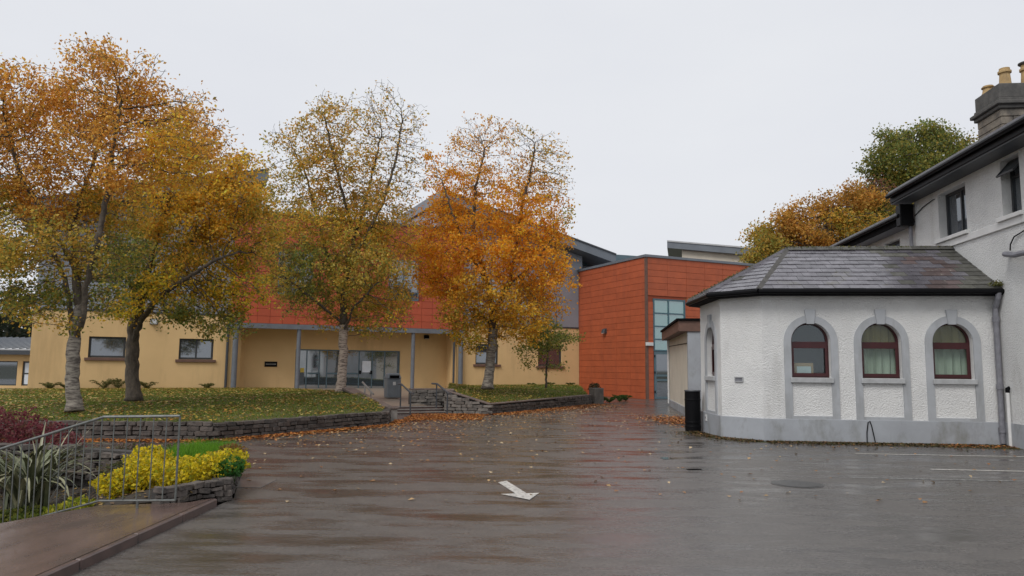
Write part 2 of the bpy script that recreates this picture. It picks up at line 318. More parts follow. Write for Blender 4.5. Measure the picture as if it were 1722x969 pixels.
poly_sheet('painted_bay_line',[(5.2,11.6),(5.2,11.52),(9.4,11.15),(9.4,11.23)],.004,M['faint_line'])
def puddle(x,y,rx,ry):
    pts=[]; a0=rng.uniform(0,6)
    for k in range(40):
        a=2*math.pi*k/40; r_=1+.22*math.sin(3*a+a0)+.13*math.sin(7*a+a0*2)+rng.uniform(-.05,.05); pts.append((x+rx*r_*math.cos(a),y+ry*r_*math.sin(a),.003))
    sheet('puddle',pts,M['puddle'])
puddle(2.9,13.8,.17,.16); puddle(3.05,12.3,.22,.07); 
# sloping path beside the car park
rb=MB()
cr0,cr1=(-4.45,8.28),(-7.7,1.0)
dn=(-.91*5,.41*5)
rb.add([(-3.42,0,.08),(-3.42,8.78,.08),(-3.6,8.50,.08),(cr0[0],cr0[1],.08),(cr1[0],cr1[1],.08),(-7.7,0,.08)],[(0,1,2,3,4,5)])
rb.add([(cr0[0],cr0[1],.08),(cr0[0]+dn[0],cr0[1]+dn[1],-1.25),(cr1[0]+dn[0],cr1[1]+dn[1],-1.25),(cr1[0],cr1[1],.08)],[(0,1,2,3)])
rb.add([(cr1[0],cr1[1],.08),(cr1[0]+dn[0],cr1[1]+dn[1],-1.25),(-14,-1,-1.25),(-7.7,0,.08)],[(0,1,2,3)])
tag(rb.build('ramp_path',M['paving'],recalc=True),kind='structure')
kb=MB(); kb.box(W,-3.415,-3.35,-1,8.7,-.1,.02); kerb=tag(kb.build('kerb',M['mortar']),kind='structure')
k1=MB(); k1.box(W,-.03,.03,-.45,.45,-.06,.064); km=k1.mesh('kerb_stone',M['step'],V3((0,0,0)),bevel=.012)
for i in range(10):
    inst('kerb_stone',km,Matrix.Translation((-3.375+rng.uniform(-.004,.004),8.28-i*.91,.022))@Matrix.Rotation(rng.uniform(-.006,.006),4,'Z'),kerb)

# ------------------------------------------------------------------ stone walls
def stone_meshes(matl,n=8,seed=3):
    out=[]; rs=random.Random(seed)
    for i in range(n):
        bm=bmesh.new(); bmesh.ops.create_cube(bm,size=1)
        bmesh.ops.bevel(bm,geom=bm.edges[:],offset=.10,segments=1,affect='EDGES')
        for v in bm.verts: v.co+=Vector([rs.uniform(-.05,.05) for _ in range(3)])
        me=bpy.data.meshes.new('stone'); bm.to_mesh(me); bm.free(); me.materials.append(matl); out.append(me)
    return out
ST=stone_meshes(M['stone']); ST2=stone_meshes(M['stone_pale'],6,9)
def stone_run(th,p0,p1,hA,hB,course=.1,lmin=.14,lmax=.36,thick=.35,z0=0.,meshes=ST,side=1,back=.10,cope=None,jit=.05):
    """rubble face from p0 to p1 (plan points); side=1 faces the right-hand side of the run"""
    p0=V3((*p0,0)); p1=V3((*p1,0)); L=np.linalg.norm(p1-p0); d=(p1-p0)/L; nrm=V3((d[1],-d[0],0))*side
    ang=math.atan2(d[1],d[0])
    top=lambda t:hA+(hB-hA)*t/L
    b=MB(); q0=p0-nrm*.05; q1=p1-nrm*.05; r0=p0-nrm*thick; r1=p1-nrm*thick; zz=V3((0,0,1))
    b.prism([q0+zz*(z0-.1),q1+zz*(z0-.1),r1+zz*(z0-.1),r0+zz*(z0-.1)],[q0+zz*(hA-.015),q1+zz*(hB-.015),r1+zz*(hB-.015),r0+zz*(hA-.015)])
    b.build('mortar_core',M['mortar'],th)
    H=max(hA,hB); nrow=max(1,round((H-z0)/course)); 
    for k in range(nrow):
        t=-rng.uniform(0,.1)
        zc=z0+(k+.5)*(H-z0)/nrow; hh=(H-z0)/nrow
        while t<L:
            l=rng.uniform(lmin,lmax); tc=t+l/2
            if tc<L+.05 and zc+hh*.5<top(min(max(tc,0),L))+.03:
                s=l*rng.uniform(.93,.99); h=hh*rng.uniform(.84-jit*2,1.0+jit*2)
                pos=p0+d*min(tc,L-.02)-nrm*(back*.5-rng.uniform(0,.03))+zz*(zc+rng.uniform(-.006,.006))
                Mx=Matrix.Translation(Vector(pos))@Matrix.Rotation(ang,4,'Z')@Matrix.Rotation(rng.uniform(-jit,jit),4,'Y')@Matrix.Rotation(rng.uniform(-jit*2,jit*2),4,'Z')@Matrix.Diagonal((s,back*1.5,h,1))
                inst('stone',rng.choice(meshes),Mx,th)
            t+=l
    if cope:
        (w,h,ov)=cope; n=max(1,round(L/.55))
        for i in range(n):
            a,c=i/n*L+.004,(i+1)/n*L-.004
            b=MB(); A=p0+d*a+nrm*ov; C=p0+d*c+nrm*ov; A2=A-nrm*w; C2=C-nrm*w
            b.prism([A+zz*top(a),C+zz*top(c),C2+zz*top(c),A2+zz*top(a)],[A+zz*(top(a)+h),C+zz*(top(c)+h),C2+zz*(top(c)+h),A2+zz*(top(a)+h)])
            b.build('coping_stone',M['coping'],th,bevel=.008)
def pier(th,x,y,w,h,m,ang=0,cap=True):
    f=Frame((x,y),ang); b=MB(); b.box(f,-w/2,w/2,-w/2,w/2,-.1,h); b.build('pier',m,th,bevel=.012)
    if cap:
        b=MB(); b.box(f,-w/2-.04,w/2+.04,-w/2-.04,w/2+.04,h+.002,h+.07); b.build('pier_cap',M['coping'],th,bevel=.012)
lw=thing('retaining_wall',(-4.9,18.7,0),'low rubble stone wall holding the leaf strewn lawn left of the steps','wall')
stone_run(lw,(-6.37,16.23),(-3.45,21.05),.37,.38)
stone_run(lw,(-12.5,16.0),(-6.37,16.23),.40,.37)
stone_run(lw,(-3.45,21.05),(-3.66,22.7),.38,.38,lmin=.16)
pier(lw,-3.6,22.86,.26,.34,M['concrete'],25)
vdir=(-.4226,.9063)
stone_run(lw,(-3.66,22.95),(-3.66+vdir[0]*5.2,22.95+vdir[1]*5.2),.36,.78,lmin=.2,lmax=.45,cope=(.42,.07,.04),side=1)
rw=thing('planter_wall',(1.2,29.6,0),'stone wall round the grass bed right of the steps, stepping down from the stairs','wall')
stone_run(rw,(-2.28,26.42),(-.74,26.16),.78,.33,course=.11,lmin=.2,lmax=.45,meshes=ST2,cope=(.36,.05,.03))
stone_run(rw,(-.74,26.16),(3.73,34.67),.33,.40,course=.10,lmin=.2,lmax=.5,cope=(.34,.045,.02))
stone_run(rw,(-3.65,27.55),(-2.40,28.15),.78,.78,course=.11,lmin=.2,lmax=.45,meshes=ST2,z0=.22,cope=(.36,.05,.03))
stone_run(rw,(-2.42,28.1),(-2.30,26.5),.78,.78,course=.11,lmin=.2,lmax=.4,meshes=ST2,cope=(.32,.05,.03),side=1)
pier(rw,3.98,34.95,.5,.74,M['stone_pale'],25,False)
# ------------------------------------------------------------------ lawns
def resample(pl,n):
    pl=[V3(p) for p in pl]; s=[0]
    for i in range(len(pl)-1): s.append(s[-1]+np.linalg.norm(pl[i+1]-pl[i]))
    return [np.array([np.interp(x,s,[p[k] for p in pl]) for k in range(3)]) for x in np.linspace(0,s[-1],n)]
def loft(near,far,n,m,bulge,noise=.02):
    A=resample(near,n); B=resample(far,n); G=np.zeros((m,n,3))
    for j in range(m):
        w=j/(m-1)
        for i in range(n):
            p=A[i]*(1-w)+B[i]*w; e=math.sin(math.pi*w)
            p[2]+=bulge*e+noise*e*(math.sin(p[0]*2.1+p[1]*1.3)+math.sin(p[1]*2.9-p[0]*.7))
            G[j,i]=p
    return G
def grid_obj(name,G,m,kind='structure',skirt=.6):
    mm,n,_=G.shape; b=MB(); b.v=[tuple(p) for p in G.reshape(-1,3)]
    b.f=[(j*n+i,j*n+i+1,(j+1)*n+i+1,(j+1)*n+i) for j in range(mm-1) for i in range(n-1)]
    return tag(b.build(name,m,None,smooth=True,recalc=False),kind=kind)
def sample_grid(G,N,wfun=None):
    m,n,_=G.shape; out=[]
    c=(G[:-1,:-1]+G[1:,1:]+G[1:,:-1]+G[:-1,1:])/4
    ar=np.linalg.norm(np.cross(G[1:,:-1]-G[:-1,:-1],G[:-1,1:]-G[:-1,:-1]),axis=2).ravel(); ar=ar/ar.sum()
    idx=nr.choice(len(ar),N,p=ar); j,i=np.divmod(idx,n-1); a=nr.random((N,1)); b=nr.random((N,1))
    return (G[j,i]*(1-a)*(1-b)+G[j,i+1]*a*(1-b)+G[j+1,i]*(1-a)*b+G[j+1,i+1]*a*b)
B=Frame((4.29,47.56),25)
def Bp(t,d,z): return tuple(B(t,d,z))
GL=loft([(-20,15.9,.33),(-12.5,16.15,.38),(-6.42,16.42,.36),(-3.6,21.1,.36),(-3.84,22.9,.36)],
        [Bp(-31.5,-.05,.40),Bp(-24,-.05,.42),Bp(-18.2,-.05,.42),(-9.0,33.5,.55),(-6.1,27.8,.70)],60,26,.12)
grid_obj('lawn',GL,M['lawn'])
GR=loft([(-2.28,26.62,.74),(-.74,26.36,.33),(1.5,30.6,.36),(3.55,34.6,.40)],[Bp(-8.6,-.05,.5),Bp(-6,-.05,.55),Bp(-3,-.05,.55),Bp(-.3,-.05,.5)],30,20,.2)
grid_obj('planter_lawn',GR,M['lawn'])
def blades(name,P,h,cols,label,w=.012,lean=.5):
    N=len(P); a=nr.uniform(0,6.283,N); L_=nr.normal(0,lean,(N,2))*h; H=h*nr.uniform(.5,1.3,N)
    dx=np.stack([np.cos(a),np.sin(a),np.zeros(N)],1)*w
    tip=P+np.concatenate([L_,H[:,None]],1)
    v=np.stack([P-dx,P+dx,tip],1).reshape(-1,3)
    me=bpy.data.meshes.new(name); me.vertices.add(3*N); me.vertices.foreach_set('co',v.ravel().astype(np.float32))
    me.loops.add(3*N); me.loops.foreach_set('vertex_index',np.arange(3*N,dtype=np.int32)); me.polygons.add(N)
    me.polygons.foreach_set('loop_start',np.arange(0,3*N,3,dtype=np.int32)); me.polygons.foreach_set('loop_total',np.full(N,3,dtype=np.int32))
    at=me.attributes.new('tint','FLOAT_COLOR','POINT'); c=np.concatenate([np.repeat(cols,3,0),np.ones((3*N,1))],1); at.data.foreach_set('color',c.ravel().astype(np.float32))
    me.update(); me.materials.append(M['leaf']); o=bpy.data.objects.new(name,me); put(o,None,(0,0,0)); return tag(o,label,'grass',kind='stuff')
GC=[(.16,.24,.035),(.19,.24,.04),(.23,.23,.05),(.12,.19,.035)]
P=sample_grid(GL,60000); blades('grass',P,.07,pick(GC,len(P)),'short autumn grass on the sloping lawn')
P=sample_grid(GR,22000); blades('grass',P,.08,pick([(.14,.22,.035),(.17,.24,.04),(.2,.21,.05)],len(P)),'short grass in the walled bed by the red wall')
LV=[(.46,.32,.06),(.36,.2,.035),(.34,.22,.04),(.28,.15,.03),(.40,.30,.07),(.20,.11,.03),(.30,.12,.025),(.46,.36,.12)]
def litter(name,P,size,pal,label,flat=.75,cat='leaves'):
    o=bpy.data.objects.new(name,leaf_mesh(name,P,nr.uniform(.6,1.25,len(P))*size,pick(pal,len(P)),M['dead_leaf'],flat=flat,aspect=.75)); put(o,None,(0,0,0)); return tag(o,label,cat,kind='stuff')
P=sample_grid(GL,26000); P=P[nr.random(len(P))<.25+.75*(np.sin(P[:,0]*1.7+P[:,1])*np.sin(P[:,1]*1.1-P[:,0]*.6)*.5+.5)**1.5]; P[:,2]+=.05; litter('fallen_leaves',P,.095,LV,'yellow and brown leaves lying over the lawn')
P=sample_grid(GR,6500); P=P[(P[:,0]<1.2)|(nr.random(len(P))<.35)]; P[:,2]+=.06; litter('fallen_leaves',P,.085,LV,'brown leaves lying in the walled grass bed')
def along(pl,N,off,sgn=1,z=.012):
    pl=[V3((*p,0)) for p in pl]; seg=[np.linalg.norm(pl[i+1]-pl[i]) for i in range(len(pl)-1)]; tot=sum(seg); out=[]
    for _ in range(N):
        s=rng.uniform(0,tot); i=0
        while s>seg[i] and i<len(seg)-1: s-=seg[i]; i+=1
        d=(pl[i+1]-pl[i])/seg[i]; n=V3((d[1],-d[0],0))*sgn
        q=pl[i]+d*s+n*(.02+rng.expovariate(1/off)); out.append((q[0],q[1],z+rng.uniform(0,.025)))
    return np.array(out)
DRY=[(.42,.15,.035),(.36,.12,.03),(.30,.10,.03),(.48,.22,.06),(.22,.085,.03)]
P=np.concatenate([along([(-12,15.9),(-6.37,16.1),(-3.4,21.0),(-3.5,22.7)],4200,.16),along([(-3.4,22.7),(-2.3,26.1),(-.74,25.95),(3.8,34.4)],5200,.38),
  np.stack([nr.uniform(-3.6,-.9,2600),nr.uniform(23.2,26.2,2600),nr.uniform(.01,.03,2600)],1)])
P=P[~((P[:,0]<-3.35)&(P[:,1]>22.7))]
litter('fallen_leaves',P,.085,DRY,'drift of orange leaves along the foot of the stone walls and steps')
P=np.concatenate([np.stack([nr.uniform(-8,10,900),nr.uniform(9,36,900),np.full(900,.012)],1),along([(-6.3,16),(-3.2,21),(-.5,25.6),(5,35)],2600,1.8)])
def in_carpark(p):
    x,y=p[0],p[1]
    if y<13.4 and x<-3.2+(-.33*(y-9) if y>9 else 0): return False
    if y>16.6 and x<-6.1+(y-16.6)*.6 : return False
    if x>4.6 and y>16.4: return False
    if y>25.8+max(0,(x+.74))*1.9: return False
    return True
P=np.array([p for p in P if in_carpark(p)])
litter('fallen_leaves',P,.075,[(.40,.26,.12),(.34,.17,.06),(.45,.34,.2),(.28,.12,.04)],'single leaves scattered over the wet car park')
P=np.stack([nr.normal(5.15,.42,1500),nr.normal(23.6,1.2,1500),nr.uniform(.005,.07,1500)],1); P=P[P[:,0]<5.85+(P[:,1]-24)*.1]
litter('fallen_leaves',P,.085,DRY,'heap of orange leaves on the tarmac behind the black bin')

# ------------------------------------------------------------------ entrance steps and landing
stp=thing('entrance_steps',(-3.0,26.0,0),'three shallow brown steps up from the car park between stone walls','steps')
S=Frame((-3.95,25.62),25)
for k in range(3):
    b=MB(); b.box(S,-1.2,1.95,k*.3,k*.3+(.32 if k<2 else .5),-.05,.08*(k+1)); b.build('step',M['step'],stp,bevel=.012)
    b=MB(); b.box(S,-1.19,1.94,k*.3-.012,k*.3+.05,.08*(k+1)-.02,.08*(k+1)+.004); b.build('nosing',M['concrete'],stp)
b=MB(); b.add([S(-1.3,1.0,.235),S(1.55,1.0,.235),S(1.5,2.2,.27),Bp(-7.9,-.3,.36),Bp(-7.9,1.25,.40),Bp(-20.6,1.25,.40),Bp(-20.6,-.3,.38),S(-1.6,6,.33)],[(0,1,2,3,4,5,6,7)])
tag(b.build('entrance_path',M['landing'],recalc=False),kind='structure')

# ------------------------------------------------------------------ main building (ochre render, grey upper floor, red centre)
def window(par,fr,t0,t1,z0,z1,d,fm,gm,vs=(),hs=(),fw=.06,sill=None,dep=.07,name='window'):
    xs=[t0]+list(vs)+[t1]; zs=[z0]+list(hs)+[z1]; holes=[]
    for i in range(len(xs)-1):
        for j in range(len(zs)-1):
            a=xs[i]+(fw if i==0 else fw*.4); c=xs[i+1]-(fw if i==len(xs)-2 else fw*.4); e=zs[j]+(fw if j==0 else fw*.4); f=zs[j+1]-(fw if j==len(zs)-2 else fw*.4)
            holes.append(rect(a,c,e,f))
    b=MB(); b.plate(fr,rect(t0,t1,z0,z1),holes,d,d+dep); w=b.build(name,fm,par)
    for i,h in enumerate(holes):
        b=MB(); (a,e),(c,f)=h[0],h[2]; b.box(fr,a-.01,c+.01,d+dep*.5,d+dep*.5+.012,e-.01,f+.01); b.build('pane',gm[i%len(gm)] if isinstance(gm,list) else gm,w)
    if sill:
        (ov,pr,sh,sm)=sill; b=MB(); b.box(fr,t0-ov,t1+ov,d-pr,d+.02,z0-sh,z0-.003); b.build('sill',sm,w,bevel=.006)
    return w
mb=thing('school_building',Bp(-14.5,5,.2),'two storey ochre and grey school building with red centre behind the birch trees','building')
def wallp(fr,par,outline,holes,d0,d1,m,name='wall'): 
    b=MB(); b.plate(fr,outline,holes,d0,d1); return b.build(name,m,par)
wins_l=[(-27.28,-25.68,1.93,2.95),(-23.28,-21.66,1.9,2.95)]; wins_r=[(-7.09,-5.59,1.84,3.05),(-2.9,-1.21,1.78,3.08)]
wallp(B,mb,rect(-29.65,-20.5,.1,4.22),[rect(*w) for w in wins_l],0,.3,M['yellow'])
wallp(B,mb,rect(-8.3,.2,.1,4.22),[rect(*w) for w in wins_r],0,.3,M['yellow'])
wallp(B,mb,rect(-20.5,-8.3,.1,4.0),[rect(-17.35,-11.38,.3,2.56)],1.2,1.4,M['yellow'])
b=MB(); b.box(B,-20.502,-20.3,.3,1.2,.1,4.0); b.build('wall',M['yellow'],mb)
b=MB(); b.box(B,-8.5,-8.298,.3,1.2,.1,4.0); b.build('wall',M['yellow'],mb)
b=MB(); b.box(B,-29.65,-29.4,.3,14,.1,4.22); b.build('wall',M['yellow'],mb)
b=MB(); b.box(B,-20.3,-8.5,-.05,1.2,3.80,3.9); b.build('soffit',M['white_smooth'],mb)
for w in wins_l+wins_r: window(mb,B,*w,.12,M['dark_frame'],M['glass'],vs=(w[0]+(w[1]-w[0])*.5,) if w in wins_l[1:] else (),fw=.1,sill=(.14,.2,.14,M['brown_fascia']))
# grey upper storey following the two mono-pitch roofs
ztop=lambda t: 12.0+(t+19.46)*.26 if t<-19 else (12.0-(t+9.72)*.247 if t>-9.72 else 12.0+(t+9.72)*1.19)
wallp(B,mb,[(-29.6,4.225),(-20.6,4.225),(-20.6,ztop(-20.6)-.7),(-29.6,ztop(-29.6)-.7)],[rect(-27.6,-26.0,5.6,7.2),rect(-24.2,-22.6,5.6,7.2)],.06,.36,M['grey_clad'],'upper_wall')
wallp(B,mb,[(-8.4,4.225),(.3,4.225),(.3,ztop(.3)-.65),(-8.4,ztop(-8.4)-.65)],[rect(-6.9,-5.2,5.6,7.2),rect(-3.6,-2.4,5.2,7.4)],.06,.36,M['grey_clad'],'upper_wall')
for (a,c,e,f) in ((-27.6,-26.0,5.6,7.2),(-24.2,-22.6,5.6,7.2),(-6.9,-5.2,5.6,7.2),(-3.6,-2.4,5.2,7.4)): window(mb,B,a,c,e,f,.15,M['dark_frame'],M['glass'],vs=((a+c)/2,),fw=.06)
for i in range(6):
    t=-28.1+i*1.5
    if i in (1,): continue
    b=MB(); b.box(B,t-.012,t+.012,.045,.06,4.24,ztop(t)-.72); b.build('cladding_joint',M['dark_grey'],mb)
for t in (-7.4,-4.6,-1.6):
    b=MB(); b.box(B,t-.012,t+.012,.045,.06,4.24,ztop(t)-.67); b.build('cladding_joint',M['dark_grey'],mb)
b=MB(); b.box(B,-29.7,-20.9,-.03,.0,4.17,4.26); b.build('flashing',M['dark_grey'],mb)
b=MB(); b.box(B,-8.0,0,-.03,.0,4.17,4.26); b.build('flashing',M['dark_grey'],mb)
def monoroof(ts,d0,d1,th,nm):
    top=[(t,z) for t,z in ts]; b=MB()
    out=top+[(t,z-th) for t,z in reversed(top)]
    b.plate(B,out,[],d0,d1); r=b.build(nm,M['roof_metal'],mb); return r
r1=monoroof([(-9.72,12.0),(2.2,9.06)],-1.0,13,.62,'roof')
r2=monoroof([(-30.6,9.10),(-19.46,12.0)],-1.0,13,.62,'roof')
for rr_,t0,t1,zf in ((r1,-9.72,2.2,lambda t:12.0-(t+9.72)*.2466),(r2,-30.6,-19.46,lambda t:12+(t+19.46)*.26)):
    b=MB(); b.plate(B,[(t0,zf(t0)+.005),(t1,zf(t1)+.005),(t1,zf(t1)-.09),(t0,zf(t0)-.09)],[],-1.06,-1.001); b.build('roof_edge_trim',M['dark_grey'],rr_)
wallp(B,mb,[(-29.6,4.2),(-20.9,4.2),(-19.5,11.3),(-29.6,8.7)],[],13.0,13.3,M['grey_clad'],'rear_wall')
b=MB(); b.box(B,-19.9,-19.6,.4,13,4.2,11.3); b.build('gable_wall',M['grey_clad'],mb)
b=MB(); b.box(B,-29.6,-29.3,.37,13,4.3,8.6); b.build('gable_wall',M['grey_clad'],mb)
b=MB(); b.box(B,.0,.28,.37,13,4.3,8.7); b.build('gable_wall',M['grey_clad'],mb)
b=MB(); b.box(B,-9.6,-9.3,.1,13,4.2,11.3); b.build('gable_wall',M['grey_clad'],mb)
wallp(B,mb,[(-9.3,9.0),(-8.4,9.0),(-8.4,11.05),(-9.3,11.25)],[],.1,.3,M['grey_clad'],'gable_wall')
# red centre: every panel a piece
RT0,RT1,RZ0,RZ1=-20.9,-8.0,3.84,9.72
b=MB(); b.box(B,RT0+.01,RT1-.01,-.19,12,RZ0,RZ1); rc=b.build('red_volume',M['joint'],mb)
nc,nrw=20,15; pw=(RT1-RT0)/nc; ph=(RZ1-RZ0)/nrw
k1=MB(); k1.box(W,.008,pw-.008,0,.03,.008,ph-.008); pm=k1.mesh('panel',M['red_panel'],V3((0,0,0)),bevel=.004)
for i in range(nc):
    for j in range(nrw):
        t=RT0+i*pw; z=RZ0+j*ph
        if t+pw>-12.3 and t<-10.9 and z+ph>5.5 and z<7.9: continue
        if t+pw>-18.6 and t<-16.8 and z+ph>5.5 and z<7.9: continue
        inst('panel',pm,Matrix.Translation(Vector(B(t,-.222,z)))@Matrix.Rotation(B.a,4,'Z'),rc)
for c in (-11.7,-17.75): 
    window(mb,B,c-.9,c+.9,5.42,7.75,-.23,M['teal'],M['glass'],vs=(c,),hs=(6.3,),fw=.06)
b=MB(); b.box(B,RT0-.05,RT1+.05,-.28,1.0,RZ1+.002,RZ1+.14); b.build('parapet_coping',M['dark_grey'],mb)
b=MB(); b.box(B,RT0-.02,RT1+.02,-.26,-.05,3.58,3.838); b.build('canopy_fascia',M['column'],mb)
for t,rr_ in ((-20.62,.14),(-17.42,.11),(-11.02,.11),(-8.08,.14)):
    b=MB(); b.tube([B(t,-.12,.2),B(t,-.12,3.6)],rr_,14); b.build('column',M['column'],mb,smooth=False)
for t in (-21.0,-8.5):
    b=MB(); b.tube([B(t,-.09,.2),B(t,-.09,4.15)],.065,10); b.build('downpipe',M['dark_grey'],mb)
# entrance glazing
xs=[-17.35,-16.72,-16.03,-15.6,-14.9,-13.78,-13.02,-12.28,-11.38]
gw=window(mb,B,-17.35,-11.38,.32,2.56,1.24,M['teal'],M['glass_door'],vs=xs[1:-1],fw=.07,name='entrance_screen')
for a,c in ((-15.55,-14.95),(-14.85,-13.85),(-16.65,-16.08)):
    b=MB(); b.box(B,a,c,1.225,1.245,1.18,1.27); b.build('push_rail',M['teal'],gw)
for t in (-13.72,-13.08): 
    b=MB(); b.box(B,t-.05,t+.05,1.15,1.23,1.2,1.4); b.build('door_handle',M['black'],gw)
b=MB(); b.box(B,-17.05,-16.85,1.222,1.235,1.28,1.52); b.build('notice',M['yellow_note'],gw)
b=MB(); b.box(B,-13.6,-13.1,1.222,1.235,1.3,1.95); b.build('notice',M['paper'],gw)
# things fixed to the main building
b=MB(); b.box(B,-18.97,-18.31,1.17,1.196,1.57,1.85); pl=b.build('wall_plaque',M['black'],None); tag(pl,'small black name plaque on the ochre wall beside the entrance','sign')
for i in range(9):
    b=MB(); b.box(B,-18.90+i*.06,-18.86+i*.06,1.160,1.168,1.68,1.74); b.build('letter',M['sign_letter'],pl)
def lamp(name,fr,t,d,z,w,h,m,label,m2=None):
    th=thing(name,fr(t,d,z),label,'wall lamp')
    b=MB(); b.prism([fr(t-w/2,d-.02,z),fr(t+w/2,d-.02,z),fr(t+w/2,d,z),fr(t-w/2,d,z)],[fr(t-w/2,d-.02,z+h),fr(t+w/2,d-.02,z+h),fr(t+w/2,d,z+h),fr(t-w/2,d,z+h)]); b.build('back_plate',M['dark_grey'],th)
    b=MB(); b.prism([fr(t-w*.45,d-.22,z+.03),fr(t+w*.45,d-.22,z+.03),fr(t+w*.45,d-.022,z+.03),fr(t-w*.45,d-.022,z+.03)],[fr(t-w*.4,d-.14,z+h*.9),fr(t+w*.4,d-.14,z+h*.9),fr(t+w*.45,d-.022,z+h*.9),fr(t-w*.45,d-.022,z+h*.9)]); b.build('lamp_housing',m,th,bevel=.015)
    b=MB(); b.box(fr,t-w*.35,t+w*.35,d-.2,d-.06,z+.005,z+.028); b.build('lens',m2 or M['white_plastic'],th)
lamp('wall_lamp',B,-24.5,-.005,3.62,.36,.28,M['sill'],'pale boxy floodlight high on the ochre wall behind the left trees')
lamp('wall_lamp',B,-9.8,1.195,3.3,.3,.25,M['blackm'],'small dark lamp under the canopy right of the entrance')
# ------------------------------------------------------------------ terracotta corner block
C_=Frame((7.41,40.87),25)
ob=thing('terracotta_block',C_(3,3,0),'tall terracotta tiled corner block with glazed stair window and blue door','building')
HZ=7.85
b=MB(); b.box(C_,.03,11.5,.03,7.7,-.05,HZ-.02); core=b.build('core',M['joint'],ob)
rows=22; ph=HZ/rows
def panels(n,L,place,skip,off):
    pw=L/n; k1=MB(); k1.box(W,.007,pw-.007,0,.03,.007,ph-.007); pm=k1.mesh('panel',M['terracotta'],V3((0,0,0)),bevel=.004)
    for i in range(n):
        for j in range(rows):
            t=off+i*pw; z=j*ph
            if skip(t,t+pw,z,z+ph): continue
            inst('panel',pm,place(t,z),core)
panels(8,10.6,lambda t,z:Matrix.Translation(Vector(C_(t,-.003,z)))@Matrix.Rotation(C_.a,4,'Z'),lambda a,c,e,f:(c>.46 and a<2.62 and e<5.55) ,.13)
panels(5,7.15,lambda t,z:Matrix.Translation(Vector(C_(-.003,t+1.43,z)))@Matrix.Rotation(C_.a-math.pi/2,4,'Z'),lambda a,c,e,f:False,.13)
# filler strips beside the stair window, cut round the opening
for j in range(15):
    z=j*ph
    b=MB(); b.box(C_,.137,.46,-.003,.027,z+.007,z+ph-.007); b.build('panel',M['terracotta'],core)
    b=MB(); b.box(C_,2.66,2.775,-.003,.027,z+.007,z+ph-.007); b.build('panel',M['terracotta'],core)
b=MB(); b.box(C_,-.012,.12,-.012,.12,0,HZ); b.build('corner_trim',M['brown_fascia'],ob)
b=MB(); b.prism([C_(-.06,-.06,HZ),C_(11.5,-.06,HZ),C_(11.5,7.4,HZ),C_(-.06,7.4,HZ)],[C_(-.06,-.06,HZ+.14),C_(11.5,-.06,HZ+.14),C_(11.5,7.4,HZ+.14),C_(-.06,7.4,HZ+.14)]); b.build('roof_coping',M['roof_metal'],ob)
window(ob,C_,.46,2.66,2.62,5.55,-.02,M['green_iron'],M['glass_teal'],vs=(1.5,),hs=(3.29,4.01,4.74),fw=.09,name='stair_window')
dr=window(ob,C_,.5,1.62,.02,2.6,-.02,M['teal'],M['glass'],hs=(1.05,1.3),fw=.13,name='door')
b=MB(); b.box(C_,1.46,1.5,-.09,-.03,1.0,1.3); b.build('handle',M['steel'],dr)
for z in (.35,1.4,2.3):
    b=MB(); b.box(C_,.49,.55,-.05,-.021,z,z+.12); b.build('hinge',M['black'],dr)
window(ob,C_,1.63,2.66,.02,2.6,-.02,M['teal'],M['glass_teal'],hs=(1.2,),fw=.09,name='side_light')
b=MB(); b.box(C_,-.08,.40,-.10,-.015,2.92,3.1); tag(b.build('door_sign',M['white_plastic'],None,bevel=.01),'white lit fire exit box sign beside the blue glazed door','sign')
OL=Frame((7.41,40.87),25-90)
lamp('wall_lamp',OL,-4.2,-.008,3.75,.34,.3,M['dark_grey'],'dark bulkhead lamp on the left face of the terracotta block')
# flat grey roof seen over the block, and the cream block farther back
b=MB(); b.plate(B,[(.5,9.42),(6.0,9.5),(6.0,8.62),(.5,8.55)],[],1.5,6); b.build('low_roof',M['teal'],mb)
b=MB(); b.box(B,.6,5.8,1.7,5.8,4,8.54); b.build('low_roof_wall',M['grey_clad'],mb)
K=Frame((13.07,62),-13)
kb_=thing('cream_block',K(6,4,0),'cream block with a sloping grey roof rising behind the terracotta block','building')
b=MB(); b.plate(K,[(1.2,0),(11,0),(11,10.6),(1.2,11.75)],[],.2,9); b.build('wall',M['cream_smooth'],kb_)
b=MB(); b.plate(K,[(0,12.45),(14,10.83),(14,10.2),(0,11.83)],[],-.2,10); b.build('roof',M['roof_metal'],kb_)
b=MB(); b.plate(K,[(0,12.48),(14,10.86),(14,10.74),(0,12.36)],[],-.26,-.202); b.build('roof_edge_trim',M['metal_roof'],kb_)
# low building at far left
N_=Frame((-36,46),4)
nb=thing('low_outbuilding',N_(4,3,-.2),'low ochre outbuilding with pale ribbed metal roof at the left edge','building')
wallp(N_,nb,rect(0,8.5,-1.2,2.45),[rect(.5,5.4,.25,1.75),rect(5.7,8.2,.25,1.75)],0,.2,M['yellow'])
b=MB(); b.prism([N_(-.3,-.5,2.42),N_(9,-.5,2.42),N_(9,6,3.3),N_(-.3,6,3.3)],[N_(-.3,-.5,2.50),N_(9,-.5,2.50),N_(9,6,3.4),N_(-.3,6,3.4)]); rf=b.build('roof',M['metal_roof'],nb)
for i in range(22):
    t=-.2+i*.42; b=MB(); b.prism([N_(t,-.5,2.5),N_(t+.05,-.5,2.5),N_(t+.05,6,3.4),N_(t,6,3.4)],[N_(t,-.5,2.56),N_(t+.05,-.5,2.56),N_(t+.05,6,3.46),N_(t,6,3.46)]); b.build('seam',M['roof_metal'],rf)
b=MB(); b.box(N_,-.3,9,-.55,-.35,2.15,2.415); b.build('gutter',M['dark_grey'],nb)
window(nb,N_,.5,5.4,.25,1.75,.06,M['dark_frame'],M['glass'],vs=(2.1,3.8),fw=.07)
